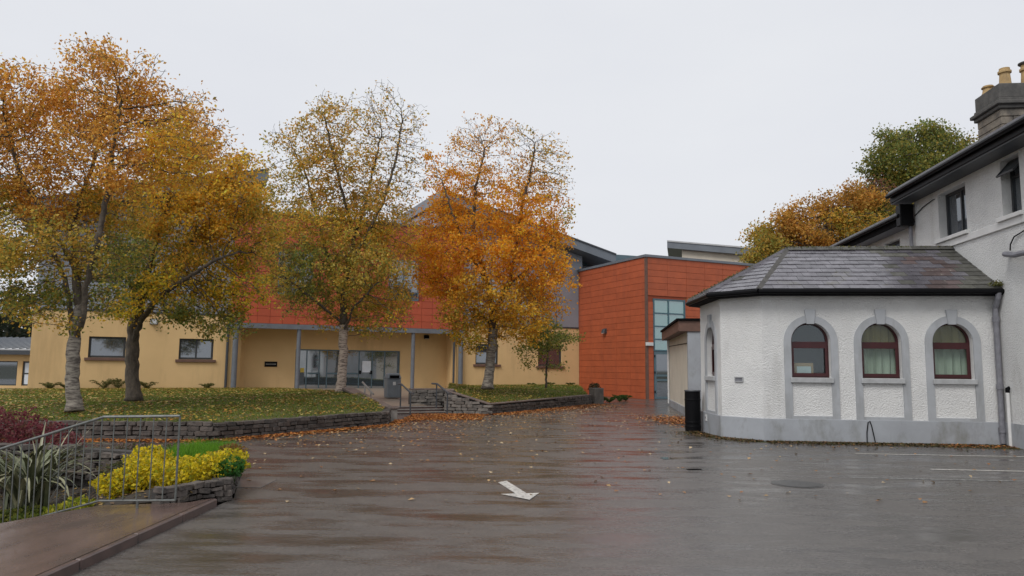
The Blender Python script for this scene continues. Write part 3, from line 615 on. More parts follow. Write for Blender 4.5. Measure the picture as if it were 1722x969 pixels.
window(nb,N_,5.7,8.2,.25,1.75,.06,M['dark_frame'],[M['paper'],M['paper']],vs=(),hs=(1.0,),fw=.09)
b=MB(); b.box(N_,-4,14,-1.5,-1.2,-1.2,.12); tag(b.build('low_kerb_wall',M['white_smooth']),'low white kerb wall in front of the outbuilding at the left edge','wall')
# ------------------------------------------------------------------ white annex with arched windows
H=Frame((11.0,16.8),-5.5)
ax=thing('white_annex',H(-3,1.7,0),'white pebbledash annex with slate roof and arched maroon windows','building')
def arch(c,w,z0,zs,n=20):
    return [(c-w,z0),(c+w,z0)]+[(c+w*math.cos(math.pi*k/n),zs+w*math.sin(math.pi*k/n)) for k in range(n+1)]
CW=[-4.115,-2.555,-1.0]; HW=.435; ZS=2.29
PTS=[(-5.2,0),(-6.0,.8),(-6.15,2.95),(-5.4,3.7),(0,3.7)]
def seg(i):
    a=H(*PTS[i],0); c=H(*PTS[i+1],0); d=a-c; L=np.linalg.norm(d)   # run so that the outside lies at -v
    return Frame((c[0],c[1]),math.degrees(math.atan2(d[1],d[0]))),L
wallp(H,ax,rect(-5.2,0,-.05,3.42),[arch(c,HW,1.46,ZS) for c in CW],0,.28,M['dash'])
b=MB(); b.box(H,-5.215,0,-.045,-.001,-.05,.52); b.build('plinth',M['plinth'],ax,bevel=.008)
def arch_window(fr,c,kind):
    b=MB(); b.plate(fr,arch(c,HW+.165,.522,ZS),[arch(c,HW+.005,.59,ZS)],-.03,.002); b.build('window_surround',M['band'],ax)
    b=MB(); b.prism([fr(c-.085,-.06,2.69),fr(c+.085,-.06,2.69),fr(c+.085,0,2.69),fr(c-.085,0,2.69)],[fr(c-.125,-.06,3.03),fr(c+.125,-.06,3.03),fr(c+.125,0,3.03),fr(c-.125,0,3.03)]); b.build('keystone',M['band'],ax,bevel=.006)
    d0=.13
    b=MB(); b.plate(fr,arch(c,HW,1.465,ZS),[rect(c-HW+.055,c+HW-.055,1.535,2.17),arch(c,HW-.055,2.29,ZS+.02)],d0,d0+.06); w=b.build('window',M['maroon'],ax)
    b=MB(); b.plate(fr,rect(c-HW+.03,c+HW-.03,1.50,2.22),[rect(c-HW+.085,c+HW-.085,1.565,2.14)],d0-.02,d0+.0); b.build('sash',M['maroon'],w)
    b=MB(); b.box(fr,c-HW+.04,c+HW-.04,d0+.03,d0+.038,1.5,2.2); b.build('pane',M['glass_clear'],w)
    b=MB(); b.plate(fr,arch(c,HW-.04,2.25,ZS),[],d0+.03,d0+.038); b.build('pane',M['glass_clear'],w)
    b=MB(); b.box(fr,c-.475,c+.475,-.075,d0,1.345,1.458); b.build('sill',M['sill'],w,bevel=.008)
    def curtain(z0,z1,m,d):
        b=MB(); n=24; v=[]; 
        for k in range(n+1):
            t=c-.55+1.1*k/n; dd=d+.03*math.sin(k*1.7)+.012*math.sin(k*3.1); v+=[fr(t,dd,z0),fr(t,dd,z1)]
        b.add(v,[(2*k,2*k+2,2*k+3,2*k+1) for k in range(n)]); b.build('curtain',m,w,recalc=False)
    if kind=='c': curtain(1.3,2.2,M['curtain'],d0+.16); curtain(2.2,2.8,M['curtain2'],d0+.18)
    if kind=='b':
        b=MB(); b.box(fr,c-.40,c+.12,d0+.12,d0+.4,1.4,1.80); tag(b.build('cardboard_box',M['card'],None),'brown cardboard box on the sill inside the left arched window','box')
        b=MB(); b.box(fr,c-.26,c+.06,d0+.095,d0+.105,1.47,1.72); tag(b.build('paper_sheet',M['paper'],None),'pale sheet of paper against the box in the left arched window','paper')
    return w
arch_window(H,CW[0],'b'); arch_window(H,CW[1],'c'); arch_window(H,CW[2],'c')
for i in range(4):
    f,L=seg(i); holes=[]
    if i==1: holes=[arch(L-.98,HW,1.46,ZS)]
    wallp(f,ax,rect(0,L,-.05,3.42),holes,0,.28,M['dash'])
    b=MB(); b.box(f,-.015,L+.015,-.045,-.001,-.05,.52); b.build('plinth',M['plinth'],ax,bevel=.008)
    if i==1: arch_window(f,L-.98,'n')
b=MB(); b.box(H,-5.0,-.1,.32,3.1,-.04,-.01); b.build('floor',M['dark_hole'],ax)
# roof
def offset_pts(o):
    out=[]; P=[V3((0,0,0))]+[V3((*p,0)) for p in PTS]
    for i in range(1,len(P)-1):
        d1=P[i]-P[i-1]; d1/=np.linalg.norm(d1); d2=P[i+1]-P[i]; d2/=np.linalg.norm(d2)
        n1=V3((-d1[1],d1[0],0)); n2=V3((-d2[1],d2[0],0)); n1*=-1; n2*=-1
        m=(n1+n2)/ (1+n1@n2); q=P[i]+m*o*-1
        # pick the outward side
        if np.linalg.norm(q[:2]-np.array((-3,1.7)))<np.linalg.norm(P[i][:2]-np.array((-3,1.7))): q=P[i]+m*o
        out.append((q[0],q[1]))
    return out
EV=offset_pts(.30)   # F' A' B' C'
ZE,ZR=3.48,4.73
ev=[(0,-.30)]+EV+[(0,4.0)]
R0,R1=(-4.08,1.85),(0,1.85)
def P3(p,z): return H(p[0],p[1],z)
faces=[[P3(ev[1],ZE),P3(ev[0],ZE),P3(R1,ZR),P3(R0,ZR)]]+[[P3(ev[k+1],ZE),P3(ev[k],ZE),P3(R0,ZR)] for k in (1,2,3)]+[[P3(ev[5],ZE),P3(ev[4],ZE),P3(R0,ZR),P3(R1,ZR)]]
b=MB()
for fc in faces: b.add(fc,[tuple(range(len(fc)))])
b.add([P3(p,ZE-.012) for p in ev],[tuple(range(len(ev)))[::-1]])
roof=b.build('roof',M['slate_deck'],ax,recalc=False)
def slates(par,fc,course,width,m,name='slate',skip_top=0.):
    a=fc[1]-fc[0]; L=np.linalg.norm(a); a=a/L; n=np.cross(a,fc[2]-fc[0]); n/=np.linalg.norm(n)
    if n[2]<0: n=-n
    up=np.cross(n,a); 
    if up[2]<0: up=-up
    pol=[((p-fc[0])@a,(p-fc[0])@up) for p in fc]
    s=sum(pol[i][0]*pol[(i+1)%len(pol)][1]-pol[(i+1)%len(pol)][0]*pol[i][1] for i in range(len(pol)))
    if s<0: pol=pol[::-1]
    ymax=max(p[1] for p in pol); xmin=min(p[0] for p in pol); xmax=max(p[0] for p in pol); row=0; y=-.02
    while y<ymax:
        x=xmin-width*(.5 if row%2 else 1)
        while x<xmax:
            e0=rng.uniform(-.006,.006)
            q=clip([(x+.003,max(y+e0,-.02)),(x+width-.003,max(y+e0,-.02)),(x+width-.003,y+course+.004),(x+.003,y+course+.004)],[(px,py) for px,py in pol])
            if len(q)>=3 and area2(q)>.002:
                lift=rng.uniform(0,.006)
                off=lambda yy:.007+lift+.011*(1-(yy-y)/course)
                bb=MB(); bb.prism([fc[0]+a*px+up*py+n*max(.001,off(py)-.010) for px,py in q],[fc[0]+a*px+up*py+n*off(py) for px,py in q])
                bb.build(name,m(bb.v[0]) if callable(m) else m,par)
            x+=width
        y+=course; row+=1
def slate_mat(p):
    t=(p[0]-11.0)*H.u[0]+(p[1]-16.8)*H.u[1]; r_=rng.random()
    if t>-.75+rng.uniform(-.35,.35): return M['slate_moss']
    if t>-1.75 and r_<.4: return M['slate_red'] if p[2]<4.35 else M['slate_moss']
    if t>-2.3 and r_<.22: return M['slate_moss']
    return M['slate_moss'] if r_<.03 else M['slate']
slates(roof,faces[0],.245,.34,slate_mat)
for k in (1,2,3): slates(roof,faces[k],.245,.34,slate_mat)
b=MB(); b.add([p+V3((0,0,.02)) for p in faces[4]],[(0,1,2,3)]); b.build('rear_slope',M['slate'],roof,recalc=False)
def ridge_strip(p,q,w,m,name,n):
    p,q=V3(p),V3(q); d=q-p; d/=np.linalg.norm(d); s=np.cross(d,V3((0,0,1))); s/=np.linalg.norm(s); Lh=np.linalg.norm(q-p)
    for i in range(n):
        a=p+d*(Lh*i/n+.004); c=p+d*(Lh*(i+1)/n-.004); z=V3((0,0,1))
        b=MB(); b.add([a-s*w-z*.05,a+z*.055,a+s*w-z*.05,c-s*w-z*.05,c+z*.055,c+s*w-z*.05],[(0,1,4,3),(1,2,5,4),(0,2,1),(3,4,5),(0,3,5,2)]); b.build(name,m,roof)
ridge_strip(P3(R0,ZR+.02),P3(ev[1],ZE+.02),.10,M['chim_cap'],'hip_tile',7)
ridge_strip(P3(R0,ZR+.02),P3(ev[2],ZE+.02),.045,M['slate'],'hip_tile',7)
ridge_strip(P3(R0,ZR+.02),P3(ev[3],ZE+.02),.10,M['chim_cap'],'hip_tile',7)
ridge_strip(P3(R0,ZR+.03),P3(R1,ZR+.03),.12,M['slate_moss'],'ridge_tile',12)
# moss on ridge and hip
mp_=[]
for _ in range(900):
    k=rng.random()
    if k<.45: q=P3(R0,ZR+.05)+(P3(R1,ZR+.05)-P3(R0,ZR+.05))*rng.random()**1.6
    else: q=P3(R0,ZR+.05)+(P3(ev[3],ZE+.05)-P3(R0,ZR+.05))*rng.random()
    mp_.append(q+V3((rng.gauss(0,.05),rng.gauss(0,.05),rng.uniform(0,.03))))
for _ in range(200): mp_.append(P3((-.12,-.28),ZE+.07)+V3((rng.gauss(0,.07),rng.gauss(0,.05),abs(rng.gauss(0,.05)))))
o=bpy.data.objects.new('roof_moss',leaf_mesh('roof_moss',np.array(mp_),.045,pick([(.10,.10,.02),(.07,.085,.018),(.14,.12,.03)],len(mp_)),M['dead_leaf'])); put(o,roof,(0,0,0)); o['kind']='stuff'
# eaves
def eaves_piece(i):
    wp=[(0,0)]+PTS
    b=MB(); out=[ev[i],ev[i+1]]; inn=[wp[i],wp[i+1]]
    sh=lambda p,q,k:(p[0]+(q[0]-p[0])*k,p[1]+(q[1]-p[1])*k)
    o0,o1=sh(out[0],inn[0],.06),sh(out[1],inn[1],.06); n0,n1=sh(inn[0],out[0],.0),sh(inn[1],out[1],.0)
    b.prism([P3(o0,3.345),P3(o1,3.345),P3(n1,3.345),P3(n0,3.345)],[P3(o0,3.462),P3(o1,3.462),P3(n1,3.462),P3(n0,3.462)]); b.build('eaves_board',M['blackm'],ax)
    b=MB(); b.tube([P3(out[0],3.425),P3(out[1],3.425)],.062,10); b.build('gutter',M['black'],ax)
for i in range(4): eaves_piece(i)
# downpipe
b=MB(); b.tube([H(-.10,-.30,3.40),H(-.10,-.27,3.28),H(-.10,-.13,3.05),H(-.10,-.12,.06)],.06,12); dp=b.build('downpipe',M['grey_pipe'],ax)
for z in (2.75,1.25,.3):
    b=MB(); b.tube([H(-.10,-.12,z),H(-.10,-.12,z+.11)],.076,12); b.build('pipe_collar',M['grey_pipe'],dp)
b=MB(); b.tube([H(-.025,-.06,3.2),H(-.025,-.06,.02)],.022,8); b.build('cable_conduit',M['blackm'],ax)
b=MB(); b.tube([H(-.06,-.34,0.02),H(-.06,-.34,1.18)],.036,10); wpp=b.build('waste_pipe',M['white_plastic'],None); tag(wpp,'short white waste pipe standing beside the grey downpipe','pipe')
b=MB(); b.tube([H(-.06,-.34,1.185),H(-.05,-.32,1.26),H(.0,-.30,1.28)],.045,10); b.build('elbow',M['blackm'],wpp)
f,L=seg(0)
b=MB(); b.plate(f,rect(L*.34,L*.34+.23,1.34,1.46),[rect(L*.34+.02,L*.34+.21,1.36,1.44)],-.03,.0); vt=b.build('wall_vent',M['sill'],None); tag(vt,'small pale wall vent on the chamfered corner of the annex','vent')
b=MB(); b.box(f,L*.34+.02,L*.34+.21,-.012,.0,1.36,1.44); b.build('grille',M['grey_pipe'],vt)
f,L=seg(1)
b=MB(); b.box(f,.62,.80,-.062,-.046,.30,.46); npl=b.build('number_plate',M['white_plastic'],None); tag(npl,'small white number plate on the grey plinth by the black bin','sign')
for k in range(2):
    b=MB(); x=.665+k*.06; b.box(f,x-.014,x+.014,-.067,-.0625,.36,.41); b.build('digit',M['grey_pipe'],npl)
b=MB(); b.tube([H(-2.99,-.12,.0),H(-2.975,-.09,.25),H(-2.93,-.06,.47),H(-2.89,-.06,.50),H(-2.86,-.07,.40),H(-2.83,-.10,.18),H(-2.81,-.13,.0)],.011,6); tag(b.build('cable_loop',M['blackm'],None),'black cable looped against the grey plinth below the middle window','cable')

# ------------------------------------------------------------------ white two storey house
hs_=thing('white_house',H(3.5,0,0),'white pebbledash two storey house with slate roof and chimney at the right edge','building')
Hw=Frame((11.0,16.8),-95.5)      # t runs towards the camera, d into the house
w1=(-2.5,-1.08,5.07,6.27); w2=(.48,1.2,5.06,6.34)
wallp(Hw,hs_,rect(-3.9,8,-.05,6.6),[rect(*w1),rect(*w2)],0,.3,M['dash'])
wallp(Hw,hs_,rect(-13,-3.9,-.05,6.0),[rect(-6.4,-5.25,4.5,5.6)],.12,.4,M['dash'])
window(hs_,Hw,*w1,.20,M['dark_frame'],M['glass'],vs=(-1.72,),hs=(),fw=.07)
window(hs_,Hw,-6.4,-5.25,4.5,5.6,.24,M['dark_frame'],M['glass'],fw=.07)
ww=window(hs_,Hw,w2[0],w2[1],w2[2],w2[3],.20,M['dark_frame'],M['glass'],hs=(5.95,),fw=.07)
b=MB(); fw_=Hw
q=[fw_(w2[0]+.03,.18,6.30),fw_(w2[1]-.03,.18,6.30),fw_(w2[1]-.03,-.10,5.98),fw_(w2[0]+.03,-.10,5.98)]
b.tube([q[0],q[1]],.025,6); b.tube([q[1],q[2]],.025,6); b.tube([q[2],q[3]],.025,6); b.tube([q[3],q[0]],.025,6); osh=b.build('open_sash',M['dark_frame'],ww)
b=MB(); b.add(q,[(0,1,2,3)]); b.build('pane',M['glass'],ww,recalc=False)
for w in (w1,w2):
    b=MB(); b.box(Hw,w[0]-.12,w[1]+.12,-.10,.2,w[2]-.095,w[2]-.003); b.build('sill',M['white_smooth'],hs_,bevel=.006)
b=MB(); b.box(Hw,-3.9,8,-.045,-.001,4.80,4.968); b.build('string_course',M['white_smooth'],hs_,bevel=.008)
b=MB(); b.box(Hw,.05,8,-.045,-.001,-.05,.52); b.build('plinth',M['plinth'],hs_)
wallp(H,hs_,[(0.301,0),(7,0),(7,6.5),(3.5,8.7),(.301,6.9)],[],3.6,3.9,M['dash'],'gable_wall')
b=MB(); b.box(H,6.7,7,-8,3.6,0,6.5); b.build('rear_wall',M['dash'],hs_)
def roof_slab(r0,r1,so,ze,sr,zr,sb,th=.1):
    b=MB(); b.plate(Frame((11.0,16.8),-5.5),[(so,ze),(sr,zr),(sb,ze),(sb,ze-th),(sr,zr-th),(so,ze-th)],[],r0,r1); return b.build('roof',M['slate'],hs_)
roof_slab(-8,4.2,-.58,6.76,3.5,8.95,7.6); roof_slab(4.0,13.2,-.38,6.16,3.5,8.1,7.4)
b=MB(); b.box(Hw,-4.2,8,-.50,.0,6.40,6.46); b.build('soffit',M['dark_grey'],hs_)
b=MB(); b.box(Hw,-4.2,8,-.53,-.501,6.44,6.66); b.build('fascia_board',M['black'],hs_)
b=MB(); b.tube([Hw(-4.2,-.60,6.63),Hw(8,-.60,6.63)],.065,10); b.build('gutter',M['black'],hs_)
b=MB(); b.box(Hw,-13,-4.0,-.30,.12,5.80,5.88); b.build('soffit',M['grey_pipe'],hs_)
b=MB(); b.box(Hw,-13,-4.0,-.33,-.301,5.80,6.06); b.build('fascia_board',M['blackm'],hs_)
b=MB(); b.tube([Hw(-13,-.40,6.03),Hw(-3.95,-.40,6.03)],.065,10); b.build('gutter',M['black'],hs_)
b=MB(); b.box(Hw,-4.12,-3.82,-.42,-.05,5.72,6.34); b.build('hopper',M['black'],hs_,bevel=.02)
b=MB(); b.tube([Hw(-3.97,-.1,5.75),Hw(-3.97,-.06,3)],.05,10); b.build('downpipe',M['grey_pipe'],hs_)
b=MB(); b.tube([Hw(-3.85,-.02,6.0),Hw(-3.3,-.03,6.13),Hw(-2.75,-.02,6.2),Hw(-2.5,.05,6.22)],.012,6); b.build('cable',M['blackm'],hs_)
b=MB(); b.tube([Hw(.70,-.02,4.20),Hw(.72,-.14,4.2),Hw(1.1,-.16,4.12),Hw(5,-.16,4.05)],.06,10); b.build('soil_pipe',M['grey_pipe'],hs_)
b=MB(); b.tube([Hw(.85,-.1,4.26),Hw(.80,-.06,4.4),Hw(.92,-.04,4.55),Hw(1.3,-.03,4.62),Hw(3,-.03,4.7)],.014,6); b.build('cable',M['blackm'],hs_)
# chimney stack
ch=MB(); ch.box(H,1.64,3.4,2.37,3.55,6.6,7.3); stack=ch.build('chimney',M['chimney'],hs_)
z=7.3
for k in range(6):
    hgt=.21; spl=[1.64,2.25,2.85,3.4] if k%2 else [1.64,1.95,2.55,3.1,3.4]
    for i in range(len(spl)-1):
        b=MB(); b.box(H,spl[i]+.006,spl[i+1]-.006,2.37+rng.uniform(-.008,.008),3.55,z+.006,z+hgt-.006); b.build('block',M['chimney'],stack,bevel=.012)
    z+=hgt
for (o_,z0,z1) in ((.06,8.56,8.66),(.13,8.662,8.76),(.05,8.762,8.86),(.02,8.862,9.25)):
    b=MB(); b.box(H,1.64-o_,3.4+o_,2.37-o_,3.55+o_,z0,z1); b.build('cap_course',M['chim_cap'],stack,bevel=.015)
def lathe(prof,c,n=16):
    b=MB(); v=[]; 
    for r_,zz in prof:
        for k in range(n): v.append((c[0]+r_*math.cos(2*math.pi*k/n),c[1]+r_*math.sin(2*math.pi*k/n),c[2]+zz))
    f=[(i*n+k,i*n+(k+1)%n,(i+1)*n+(k+1)%n,(i+1)*n+k) for i in range(len(prof)-1) for k in range(n)]+[tuple(range(n))[::-1],tuple((len(prof)-1)*n+k for k in range(n))]
    b.add(v,f); return b
pot=[(.165,0),(.165,.04),(.15,.06),(.125,.38),(.165,.40),(.165,.45),(.13,.47),(.13,.53),(.10,.53),(.10,.40)]
for (s_,r_,k) in ((1.98,2.7,1.),(2.55,2.72,1.15),(1.80,3.2,.45)):
    lathe([(a,b_*k) for a,b_ in pot],H(s_,r_,9.25)).build('chimney_pot',M['pot'],stack,smooth=False)
b=lathe([(.15,0),(.19,.03),(.19,.06),(.12,.09)],H(2.55,2.72,9.25+.62)); b.build('pot_cowl',M['chim_cap'],stack)
# flat roofed link behind the annex
X=Frame((6.2,26.2),-7.5)
ex=thing('flat_roof_link',X(2.5,4,0),'low flat roofed link with brown fascia behind the annex','building')
b=MB(); b.box(X,0,6,0,.25,-.05,3.0); b.build('front_wall',M['plinth'],ex)
b=MB(); b.box(X,.0,.25,.251,8.2,-.05,3.0); b.build('side_wall',M['cream_smooth'],ex)
b=MB(); b.box(X,-.05,.0,.0,8.2,-.05,.28); b.build('plinth',M['plinth'],ex)
b=MB(); b.box(X,-.32,6,-.05,8.4,2.96,3.34); b.build('fascia',M['brown_fascia'],ex,bevel=.01)
b=MB(); b.box(X,-.38,6,-.11,8.46,3.342,3.42); b.build('roof_edge',M['blackm'],ex)
b=MB(); b.tube([X(-.02,.1,2.55),X(-.02,3,2.6),X(-.02,8,2.68)],.012,6); b.build('cable',M['blackm'],ex)
b=MB(); b.tube([X(-.06,8.1,3.0),X(-.06,8.1,.1)],.045,8); b.build('downpipe',M['white_plastic'],ex)

# ------------------------------------------------------------------ street furniture
bn=thing('litter_bin',(4.84,20.0,0),'black ribbed cylindrical litter bin at the annex corner','bin')
lathe([(.20,0),(.205,.02),(.205,.09),(.213,.10),(.213,.14),(.205,.15),(.205,.21),(.213,.22),(.213,.25),(.205,.26),(.205,.80),(.213,.81),(.213,.84),(.205,.85),(.205,1.03),(.19,1.05)],(4.84,20.0,.0),28).build('bin_body',M['black'],bn)
lathe([(.215,0),(.218,.015),(.21,.03),(.15,.04),(.05,.045)],(4.84,20.0,1.045),28).build('lid',M['dark_grey'],bn)
Q=Frame((-5.0,31.6),25)
gb=thing('grey_litter_bin',Q(0,0,.29),'square grey litter bin on the landing by the entrance doors','bin')
b=MB(); b.prism([Q(-.28,-.26,.33),Q(.28,-.26,.33),Q(.28,.26,.33),Q(-.28,.26,.33)],[Q(-.30,-.28,1.12),Q(.30,-.28,1.12),Q(.30,.28,1.12),Q(-.30,.28,1.12)]); b.build('bin_body',M['bin_grey'],gb,bevel=.03)
b=MB(); b.prism([Q(-.32,-.30,1.122),Q(.32,-.30,1.122),Q(.32,.30,1.122),Q(-.32,.30,1.122)],[Q(-.24,-.22,1.36),Q(.24,-.22,1.36),Q(.24,.22,1.36),Q(-.24,.22,1.36)]); b.build('hood',M['bin_grey'],gb,bevel=.04)
b=MB(); b.box(Q,-.2,.2,-.325,-.29,1.15,1.27); b.build('slot',M['blackm'],gb)
b=MB(); b.box(Q,-.06,.06,-.30,-.285,.86,1.0); b.build('emblem',M['white_plastic'],gb)
def handrail(pts,posts,label,m=M['steel']):
    th=thing('handrail',pts[0],label,'handrail'); b=MB(); b.tube(pts,.032,8); b.build('rail',m,th)
    for (x,y,z0,z1) in posts:
        b=MB(); b.tube([(x,y,z0),(x,y,z1)],.026,8); b.build('post',m,th)
handrail([(-4.0,26.55,1.02),(-3.85,26.3,1.02),(-3.35,25.25,.74),(-3.25,25.0,.74)],[(-3.87,26.33,.2,1.0),(-3.38,25.3,0,.75)],'middle handrail on the steps, left of the stone stair wall',M['dark_grey'])
handrail([(-2.82,26.75,1.04),(-2.6,26.4,1.04),(-2.1,25.35,.74),(-2.0,25.15,.74)],[(-2.62,26.42,.2,1.02),(-2.15,25.42,0,.76)],'right handrail against the stone stair wall',M['dark_grey'])
handrail([(-5.35,27.0,1.06),(-4.72,25.75,.68)],[(-5.2,26.7,.3,.98),(-4.85,26.0,.2,.76)],'pale short handrail along the left stair wall near the birch trunk',M['steel'])
# railing along the sloping path
rl=thing('path_railing',(-4.5,8.25,.08),'galvanised bar railing beside the wet sloping path','railing')
topl=[(-3.6,8.2,1.05),(-4.37,8.1,1.04),(-5.93,8.8,.61),(-7.6,9.55,.15)]; botl=[(-3.6,8.2,.155),(-4.36,8.1,.16),(-5.9,8.8,-.29),(-7.57,9.55,-.77)]
b=MB(); b.tube(topl,.015,8); b.build('top_rail',M['rail'],rl); b=MB(); b.tube(botl,.011,8); b.build('bottom_rail',M['rail'],rl)
TP=resample(topl,34); BT=resample(botl,34)
for i,(a,c) in enumerate(zip(TP,BT)):
    b=MB(); b.tube([a,c],(.0065 if i else .011),6); b.build('bar',M['rail'],rl)
for x,y,z in ((-3.98,8.15,.16),(-4.95,8.365,0.0)):
    b=MB(); b.tube([(x,y,z),(x,y,z-.12)],.014,6); b.build('foot',M['rail'],rl)
mh=MB(); mh.tube([(4.1,10.85,-.02),(4.1,10.85,.004)],.36,24); mho=tag(mh.build('manhole_cover',M['manhole']),'dark round manhole cover in the wet tarmac before the annex','cover')
b=MB(); b.tube([(4.1,10.85,.0045),(4.1,10.85,.008)],.31,24); b.build('plate',M['manhole'],mho)
dk=MB(); dk.box(W,-4.05,-3.3,10.05,10.75,-.02,.006); tag(dk.build('concrete_slab',M['slab']),'pale concrete slab set in the tarmac at the tip of the flower bed','slab')

# ------------------------------------------------------------------ flower bed
GB=loft([(-3.65,8.55,.10),(-4.4,8.42,.06),(-5.9,9.05,-.36),(-7.6,9.8,-.85),(-13,12.2,-1.2)],[(-3.5,9.15,.22),(-4.05,11.05,.24),(-5.3,12.6,.22),(-9,13.05,.05),(-14,13.05,.02)],40,18,.05,.03)
grid_obj('flower_bed',GB,M['soil'])
bw=thing('bed_wall',(-3.5,9,0),'small rubble wall edging the tip of the flower bed','wall')
stone_run(bw,(-3.85,8.42),(-3.38,9.12),.24,.25,course=.058,lmin=.06,lmax=.17,thick=.2,back=.09,jit=.14)
stone_run(bw,(-3.38,9.12),(-3.98,11.1),.25,.24,course=.058,lmin=.06,lmax=.17,thick=.2,back=.09,jit=.14)
gw_=thing('garden_wall',(-6.2,11,0),'low dry stone wall inside the flower bed beside the purple shrub','wall')
stone_run(gw_,(-7.6,11.2),(-5.0,10.75),.42,.36,course=.085,lmin=.08,lmax=.26,thick=.25,back=.13,z0=-.05,jit=.2)
def bush(name,blobs,N,size,pal,label,cat,stem=True,stemcol=M['bark'],aspect=.62,group=None,base=None):
    P=[];tot=sum(b_[3]*b_[4]+b_[3]*b_[5] for b_ in blobs)
    for (x,y,z,rx,ry,rz) in blobs:
        n=int(N*(rx*ry+rx*rz)/tot); d=nr.normal(size=(n,3)); d/=np.linalg.norm(d,axis=1)[:,None]; rad=nr.random((n,1))**.35
        lump=1+.18*np.sin(d[:,[0]]*7+d[:,[1]]*5)*np.cos(d[:,[2]]*6+x)
        P.append(np.array([x,y,z])+d*rad*lump*np.array([rx,ry,rz]))
    P=np.concatenate(P); b0=blobs[0]; org=base or (b0[0],b0[1],b0[2]-b0[5])
    th=thing(name,org,label,cat,group)
    me=leaf_mesh('foliage',P-V3(org),nr.uniform(.7,1.3,len(P))*size,pick(pal,len(P)),M['leaf'],aspect=aspect); put(bpy.data.objects.new('foliage',me),th,org)
    if stem:
        b=MB()
        for k in range(10):
            bb=rng.choice(blobs); b.tube([(org[0]+rng.gauss(0,.05),org[1]+rng.gauss(0,.05),org[2]-.05),((org[0]+bb[0])/2+rng.gauss(0,.05),(org[1]+bb[1])/2,bb[2]-bb[5]*.4),(bb[0]+rng.gauss(0,bb[3]*.4),bb[1]+rng.gauss(0,bb[4]*.3),bb[2]+bb[5]*.5)],[.012,.009,.004],5)
        b.build('stems',stemcol,th)
    return th
YEL=[(.78,.60,.02),(.82,.66,.03),(.34,.36,.03),(.74,.60,.03),(.48,.38,.02),(.40,.36,.03),(.66,.52,.06)]
bush('yellow_shrub',[(-4.45,9.3,.26,.34,.3,.22),(-4.0,9.2,.28,.32,.28,.18),(-3.72,9.5,.33,.28,.3,.20),(-4.75,9.15,.16,.24,.24,.16),(-4.6,9.7,.38,.3,.3,.2),(-4.15,9.6,.30,.3,.3,.16),(-3.65,9.9,.36,.22,.3,.16)],9000,.05,YEL,'bright yellow leaved spreading shrub at the tip of the bed','shrub')
bush('yellow_shrub',[(-4.95,8.8,-.02,.18,.15,.1),(-5.3,9.05,-.14,.2,.15,.1)],900,.05,[(.40,.40,.03),(.5,.46,.05),(.22,.28,.03)],'small yellow green shrub at the foot of the railing','shrub')
bush('green_shrub',[(-3.52,9.45,.30,.15,.16,.14),(-3.55,9.7,.32,.15,.15,.13)],1300,.05,[(.05,.16,.03),(.07,.2,.035),(.04,.12,.03)],'small fresh green plant at the very tip of the bed','shrub')
bush('brown_shrub',[(-3.75,10.2,.42,.2,.25,.14)],900,.045,[(.25,.2,.04),(.18,.14,.04),(.3,.15,.05)],'olive brown low plant behind the yellow shrub','shrub')
PUR=[(.17,.038,.05),(.22,.05,.065),(.12,.03,.04),(.25,.085,.085),(.17,.09,.06)]
bush('purple_shrub',[(-8.2,12.2,.45,.7,.6,.45),(-9.1,12.3,.50,.7,.6,.5),(-7.5,12.0,.34,.55,.5,.36),(-6.95,11.75,.2,.4,.4,.3),(-8.5,11.6,.2,.6,.4,.4),(-7.6,11.5,.1,.5,.4,.35)],13000,.055,PUR,'dark purple barberry like shrub at the left edge','shrub')
bush('ground_cover',[(-5.6,8.98,-.24,.3,.14,.1),(-6.2,9.25,-.38,.35,.18,.13),(-6.8,9.5,-.5,.35,.2,.15),(-5.9,9.35,-.25,.35,.2,.12)],2600,.06,[(.14,.18,.03),(.2,.22,.04),(.09,.13,.03),(.26,.26,.05)],'yellow green ground cover behind the lowest part of the railing','plant')
bush('trailing_plant',[(-6.6,10.95,.25,.5,.15,.12),(-5.4,10.6,.12,.35,.15,.15),(-7.3,11.0,.1,.3,.15,.2)],1500,.05,[(.12,.13,.05),(.18,.14,.07),(.08,.1,.03)],'trailing brown green plant over the garden wall','plant')
bush('heather',[(-5.8,11.7,.28,.35,.3,.12),(-5.2,11.8,.28,.3,.3,.12)],1600,.04,[(.12,.11,.05),(.16,.12,.08),(.3,.2,.2),(.09,.1,.04)],'low greyish flowering cushion plants behind the garden wall','plant')
n_=5200; P=np.stack([nr.uniform(-4.95,-3.98,n_),nr.uniform(10.3,11.9,n_),np.full(n_,.22)],1)
P=P[(P[:,0]<-3.55-.33*(P[:,1]-9.4)) ]
blades('ornamental_grass',P,.22,pick([(.14,.30,.02),(.18,.36,.03),(.10,.24,.02)],len(P)),'bright green grass tuft behind the yellow shrub',.008,.35)
P=sample_grid(GB,2600); P=P[P[:,0]>-9]; P[:,2]+=.012; litter('fallen_leaves',P,.06,[(.20,.12,.05),(.13,.08,.04),(.3,.2,.08),(.10,.09,.03)],'dead leaves and bark on the soil of the flower bed')
